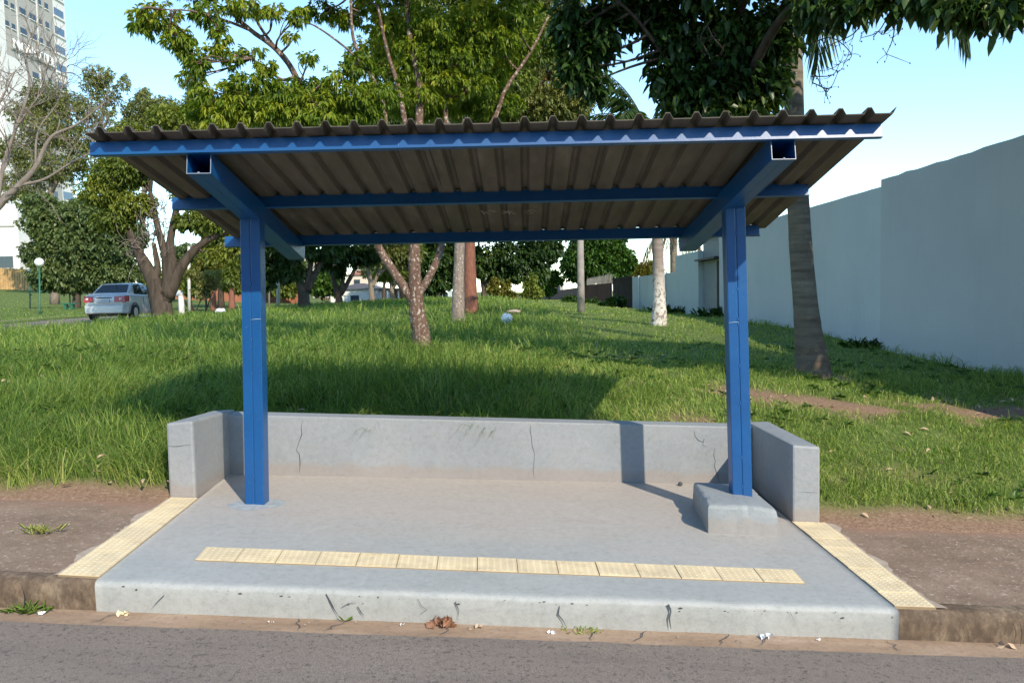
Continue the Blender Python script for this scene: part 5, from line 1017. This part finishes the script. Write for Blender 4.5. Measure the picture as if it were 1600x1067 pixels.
# ---- unseen wood across the street, added behind the viewpoint to darken what the paint mirrors
nT = 9000; P_ = np.stack([-34+68*rng.random(nT), -17-5*rng.random(nT), .2+6.6*rng.random(nT)**.8], 1); P_[:, 2] *= .75+.5*vnoise(P_[:, 0]*.22, P_[:, 1]*.05, 77)
o = leaves('unseen_treeline', P_, rng.normal(size=(nT, 3)), .9, .55, .2+.5*rng.random(nT), 'leaf_dark', None, .2); tag(o, 'unseen leafy wood added across the street for the paint to mirror', 'wood', kind='stuff')

# ================================================================== BUILDINGS
hb = thing('high_rise', 'pale high-rise hotel with rows of small windows and white letters on its side', 'high-rise', (-80, 128, 0))
X = -73.5
mb = MB(); mb.box(-98, X, 120, 133.2, 0, 62); mb.build('tower', 'grey_render', hb)
mb = MB(); mb.box(-97.9, X+.35, 117.6, 119.997, 0, 62); mb.build('end_wall', 'white_render', hb)
mb = MB(); mb.box(-97.8, X-2.6, 116.6, 117.597, 0, 62); mb.build('end_panel', 'beige_render', hb)
mb = MB(); mb.box(-97, X-.25, 133.203, 137.2, 0, 62); mb.build('stair_bay', 'white_render', hb)
for k in range(1, 21):
    z = 3.45+2.9*k; sign_row = 37.2 < z < 40.0
    for j, (y0, w_, h_) in enumerate(() if sign_row else ((120.6, .8, .75), (122.1, .8, .75), (124.2, 1.5, .9), (126.7, 1.5, .9), (129.2, .7, .8), (130.9, .9, .9))):
        fr = MB(); fr.box(X+.002, X+.06, y0, y0+w_, z, z+h_); f_ = fr.build('window', 'white_render', hb) if False else fr.build('window', 'window_glass', hb)
        s_ = MB(); s_.box(X+.002, X+.16, y0-.08, y0+w_+.08, z-.12, z-.004); s_.build('sill', 'white_render', f_)
    fr = MB(); fr.box(X-.248, X-.19, 133.9, 136.6, z, z+1.25); f_ = fr.build('window', 'window_blue', hb)
    s_ = MB(); s_.box(X-.248, X-.05, 133.7, 136.8, z-.3, z-.004); s_.build('sill', 'white_render', f_)
for yb in (123.4, 128.6):
    mb = MB(); mb.box(X+.002, X+.05, yb, yb+.25, 0, 62); mb.build('rib', 'white_render', hb)
# letters along the side of the tower
cu = bpy.data.curves.new('sign_letters', 'FONT'); cu.body = 'NOVOTEL'; cu.size = 2.1; cu.extrude = .12; cu.space_character = 1.18; cu.materials.append(MATS['globe_white'])
tmp_ = bpy.data.objects.new('tmp_letters', cu); COL.objects.link(tmp_); me_ = bpy.data.meshes.new_from_object(tmp_.evaluated_get(bpy.context.evaluated_depsgraph_get())); bpy.data.objects.remove(tmp_)
me_.name = 'sign_letters'; me_.materials.clear(); me_.materials.append(MATS['globe_white'])
so = bpy.data.objects.new('sign_letters', me_); COL.objects.link(so); so.parent = hb
zt_ = at(65, 88, 127)[2]-.7
so.location = (X+.35+80, 121.6-128, zt_); so.rotation_euler = (R(90), 0, R(90)); WL[so.name] = np.zeros(3)
mb = MB(); mb.box(X+.10, X+.2, 121.4, 131.6, zt_-.12, zt_-.03); mb.build('sign_rail', 'grey_render', hb)
pd = thing('annex_building', 'white annex block with a dark ribbon window below the high-rise', 'building', (-75, 105, 2))
mb = MB(); mb.box(-98, -68.2, 110.5, 116.5, 0, 34.5); mb.build('upper_block', 'white_render', pd)
mb = MB(); mb.box(-96, -60.2, 99, 110.4, 0, 13.2); mb.build('podium', 'white_render', pd)
mb = MB(); mb.box(-80, -61.0, 98.9, 98.997, 5.7, 7.1); w_ = mb.build('ribbon_window', 'window_glass', pd); mb = MB(); mb.box(-80, -60.9, 98.7, 98.99, 5.45, 5.68); mb.build('sill', 'white_render', w_)
mb = MB(); mb.box(-79, -60.6, 98.88, 98.997, 10.6, 10.75); mb.build('string_course', 'grey_render', pd)
mb = MB(); mb.box(-60.0, -56.5, 102, 112, 0, 10.2); mb.build('side_wing', 'grey_render', pd)
mb = MB()
for k in range(170):
    x = -78+k*.165; mb.tube([(x, 84.5+.04*(k % 3), 2.2), (x, 84.5+.04*(k % 3), gz(x, 84.5)+2.15+random.uniform(-.05, .05))], .085, 5, True)
tag(mb.build('bamboo_fence', 'bamboo', None, False, loc=(-62, 84.5, 3)), 'straw-coloured bamboo fence along the top of the park lawn', 'fence')
wl = wall('garden_wall', 'low pale terracotta wall behind the park tree', 90, 90.4, -50, 3.6, 'terracotta', 22) if False else None
mb = MB(); mb.box(-49.5, -24, 88, 88.3, 0, 3.1); tag(mb.build('garden_wall', 'terracotta', None, loc=(-37, 88, 1)), 'low terracotta garden wall behind the park tree and the car', 'wall')
def house(label, px0, px1, pyt, d, dep, mat, roofmat='terracotta', roofh=1.2, win=3, flat=False, pyb=None):
    a = at(px0, pyt, d); b_ = at(px1, pyt, d); x0, x1 = a[0], b_[0]; zt = (a[2]+b_[2])/2; y0 = a[1]; zb = gz((x0+x1)/2, y0)-.6
    t_ = thing('house', label, 'house', ((x0+x1)/2, y0, zb)); mb = MB(); mb.box(x0, x1, y0, y0+dep, zb, zt); mb.build('wall', mat, t_)
    o = .35
    if flat:
        mb = MB(); mb.box(x0-o, x1+o, y0-o, y0+dep+o, zt+.004, zt+.3)
    else:
        mb = MB(); ym = y0+dep/2; h_ = roofh; mb.add([(x0-o, y0-o, zt+.004), (x1+o, y0-o, zt+.004), (x1+o, y0+dep+o, zt+.004), (x0-o, y0+dep+o, zt+.004), (x0+dep*.3, ym, zt+h_), (x1-dep*.3, ym, zt+h_)], [[0, 1, 5, 4], [1, 2, 5], [2, 3, 4, 5], [3, 0, 4], [3, 2, 1, 0]])
    mb.build('roof', roofmat, t_)
    H_ = zt-zb
    for k in range(win):
        xc = x0+(x1-x0)*(k+.5)/win; rows_ = max(1, int((H_-.6)/2.9))
        for rI in range(rows_):
            z = zt-1.9-2.9*rI; mb = MB(); mb.box(xc-.55, xc+.55, y0-.05, y0-.002, z, z+1.1); w_ = mb.build('window', 'window_glass', t_); mb = MB(); mb.box(xc-.65, xc+.65, y0-.14, y0-.003, z-.12, z-.005); mb.build('sill', 'white_render', w_)
    return t_
house('low white house with a plain wall between the verge trees', 516, 592, 452, 108, 9, 'white_render', 'slate_roof', .8, 1)
cpt = thing('carport', 'open-sided carport with a dark flat roof beside the low white house', 'carport', at(620, 470, 106))
a = at(592, 451, 106); b_ = at(645, 450, 106); mb = MB(); mb.box(a[0], b_[0], a[1], a[1]+8, a[2]-.25, a[2]); mb.build('roof', 'slate_roof', cpt)
for px in (594, 607, 622, 638):
    q = at(px, 460, 106); mb = MB(); mb.box(q[0]-.1, q[0]+.1, a[1]+.2, a[1]+.4, -.5, a[2]-.254); mb.build('column', 'white_render', cpt)
mb = MB(); mb.box(a[0], b_[0], a[1]+7.7, a[1]+8, -.5, a[2]-.254); mb.build('back_panel', 'pink_render', cpt)
house('terracotta-walled house behind the pole beside the left post', 374, 408, 425, 125, 9, 'brown_render', 'terracotta', 1.2, 2)
house('pale pink house with a tiled roof peeking between the verge trees', 540, 575, 430, 150, 10, 'beige_render', 'terracotta', 1.0, 1)
house('tall cream apartment block far off between the first two verge trees', 470, 512, 392, 240, 14, 'beige_render', 'white_render', 1, 4, True)
house('cream stepped apartment block rising above the pale pink house', 552, 566, 412, 250, 12, 'beige_render', 'white_render', 1, 2, True)
house('long low orange-walled house at the end of the avenue', 596, 652, 458, 150, 9, 'terracotta', 'slate_roof', .9, 3)
house('orange-walled house at the bend of the avenue behind the second verge tree', 488, 516, 445, 130, 8, 'terracotta', 'terracotta', 1.2, 2)
house('pale cream villa behind the furrowed many-stemmed tree', 255, 330, 395, 100, 10, 'beige_render', 'terracotta', 1.5, 4)
house('white villa with a tiled roof behind the stout red-brown trunk', 330, 385, 432, 105, 10, 'white_render', 'terracotta', 1.6, 3)
house('small pink house with a tiled roof at the far end of the brick wall', 846, 868, 452, 160, 9, 'pink_render', 'terracotta', 1.2, 2)
house('grey house wall beside the pink house beyond the brick wall', 862, 880, 441, 175, 9, 'grey_render', 'slate_roof', .8, 1)
house('blue-white house glimpsed left of the twin trunks at the crest', 682, 700, 452, 170, 9, 'white_render', 'slate_roof', 1, 2)

# ================================================================== LIGHT, SKY, CAMERA
EL, AZ = R(34.5), R(30)        # sun behind the camera, to the right
sd = Vector((math.sin(AZ)*math.cos(EL), -math.cos(AZ)*math.cos(EL), math.sin(EL)))
L = bpy.data.lights.new('sun', 'SUN'); L.energy = 2.45; L.angle = R(.55); L.color = (1, .88, .70)
lo_ = bpy.data.objects.new('sun', L); COL.objects.link(lo_); lo_.rotation_euler = sd.to_track_quat('Z', 'Y').to_euler()
w = bpy.data.worlds.new('World'); S.world = w; w.use_nodes = True; nt = w.node_tree; nt.nodes.clear()
sk = nt.nodes.new('ShaderNodeTexSky'); sk.sky_type = 'NISHITA'; sk.sun_disc = False; sk.sun_elevation = EL; sk.sun_rotation = math.pi-AZ
sk.air_density = 1.0; sk.dust_density = .1; sk.ozone_density = 1.0; sk.altitude = 300
bgn = nt.nodes.new('ShaderNodeBackground'); bgn.inputs[1].default_value = .135; wo = nt.nodes.new('ShaderNodeOutputWorld')
mx = nt.nodes.new('ShaderNodeMix'); mx.data_type = 'RGBA'; mx.blend_type = 'MULTIPLY'; mx.inputs[0].default_value = 1; mx.inputs[7].default_value = (.85, 1.0, 1.03, 1); nt.links.new(sk.outputs[0], mx.inputs[6]); nt.links.new(mx.outputs[2], bgn.inputs[0]); nt.links.new(bgn.outputs[0], wo.inputs[0])
cam = bpy.data.cameras.new('camera'); co = bpy.data.objects.new('camera', cam); COL.objects.link(co)
cam.sensor_fit = 'HORIZONTAL'; cam.sensor_width = 36; cam.lens = FOC/1600*36; cam.clip_start = .05; cam.clip_end = 2000
from mathutils import Matrix
M = Matrix(((RT[0], UP[0], -FW[0], CAM[0]), (RT[1], UP[1], -FW[1], CAM[1]), (RT[2], UP[2], -FW[2], CAM[2]), (0, 0, 0, 1)))
co.matrix_world = M; S.camera = co
S.view_settings.view_transform = 'Standard'; S.view_settings.look = 'None'; S.view_settings.exposure = 1.15; S.view_settings.gamma = 1
S.render.engine = 'CYCLES'; c = S.cycles; c.use_denoising = True; c.max_bounces = 6; c.diffuse_bounces = 3; c.glossy_bounces = 3; c.transmission_bounces = 3; c.transparent_max_bounces = 4
c.sample_clamp_indirect = 6; c.caustics_reflective = False; c.caustics_refractive = False
try: c.denoising_prefilter = 'FAST'
except Exception: pass
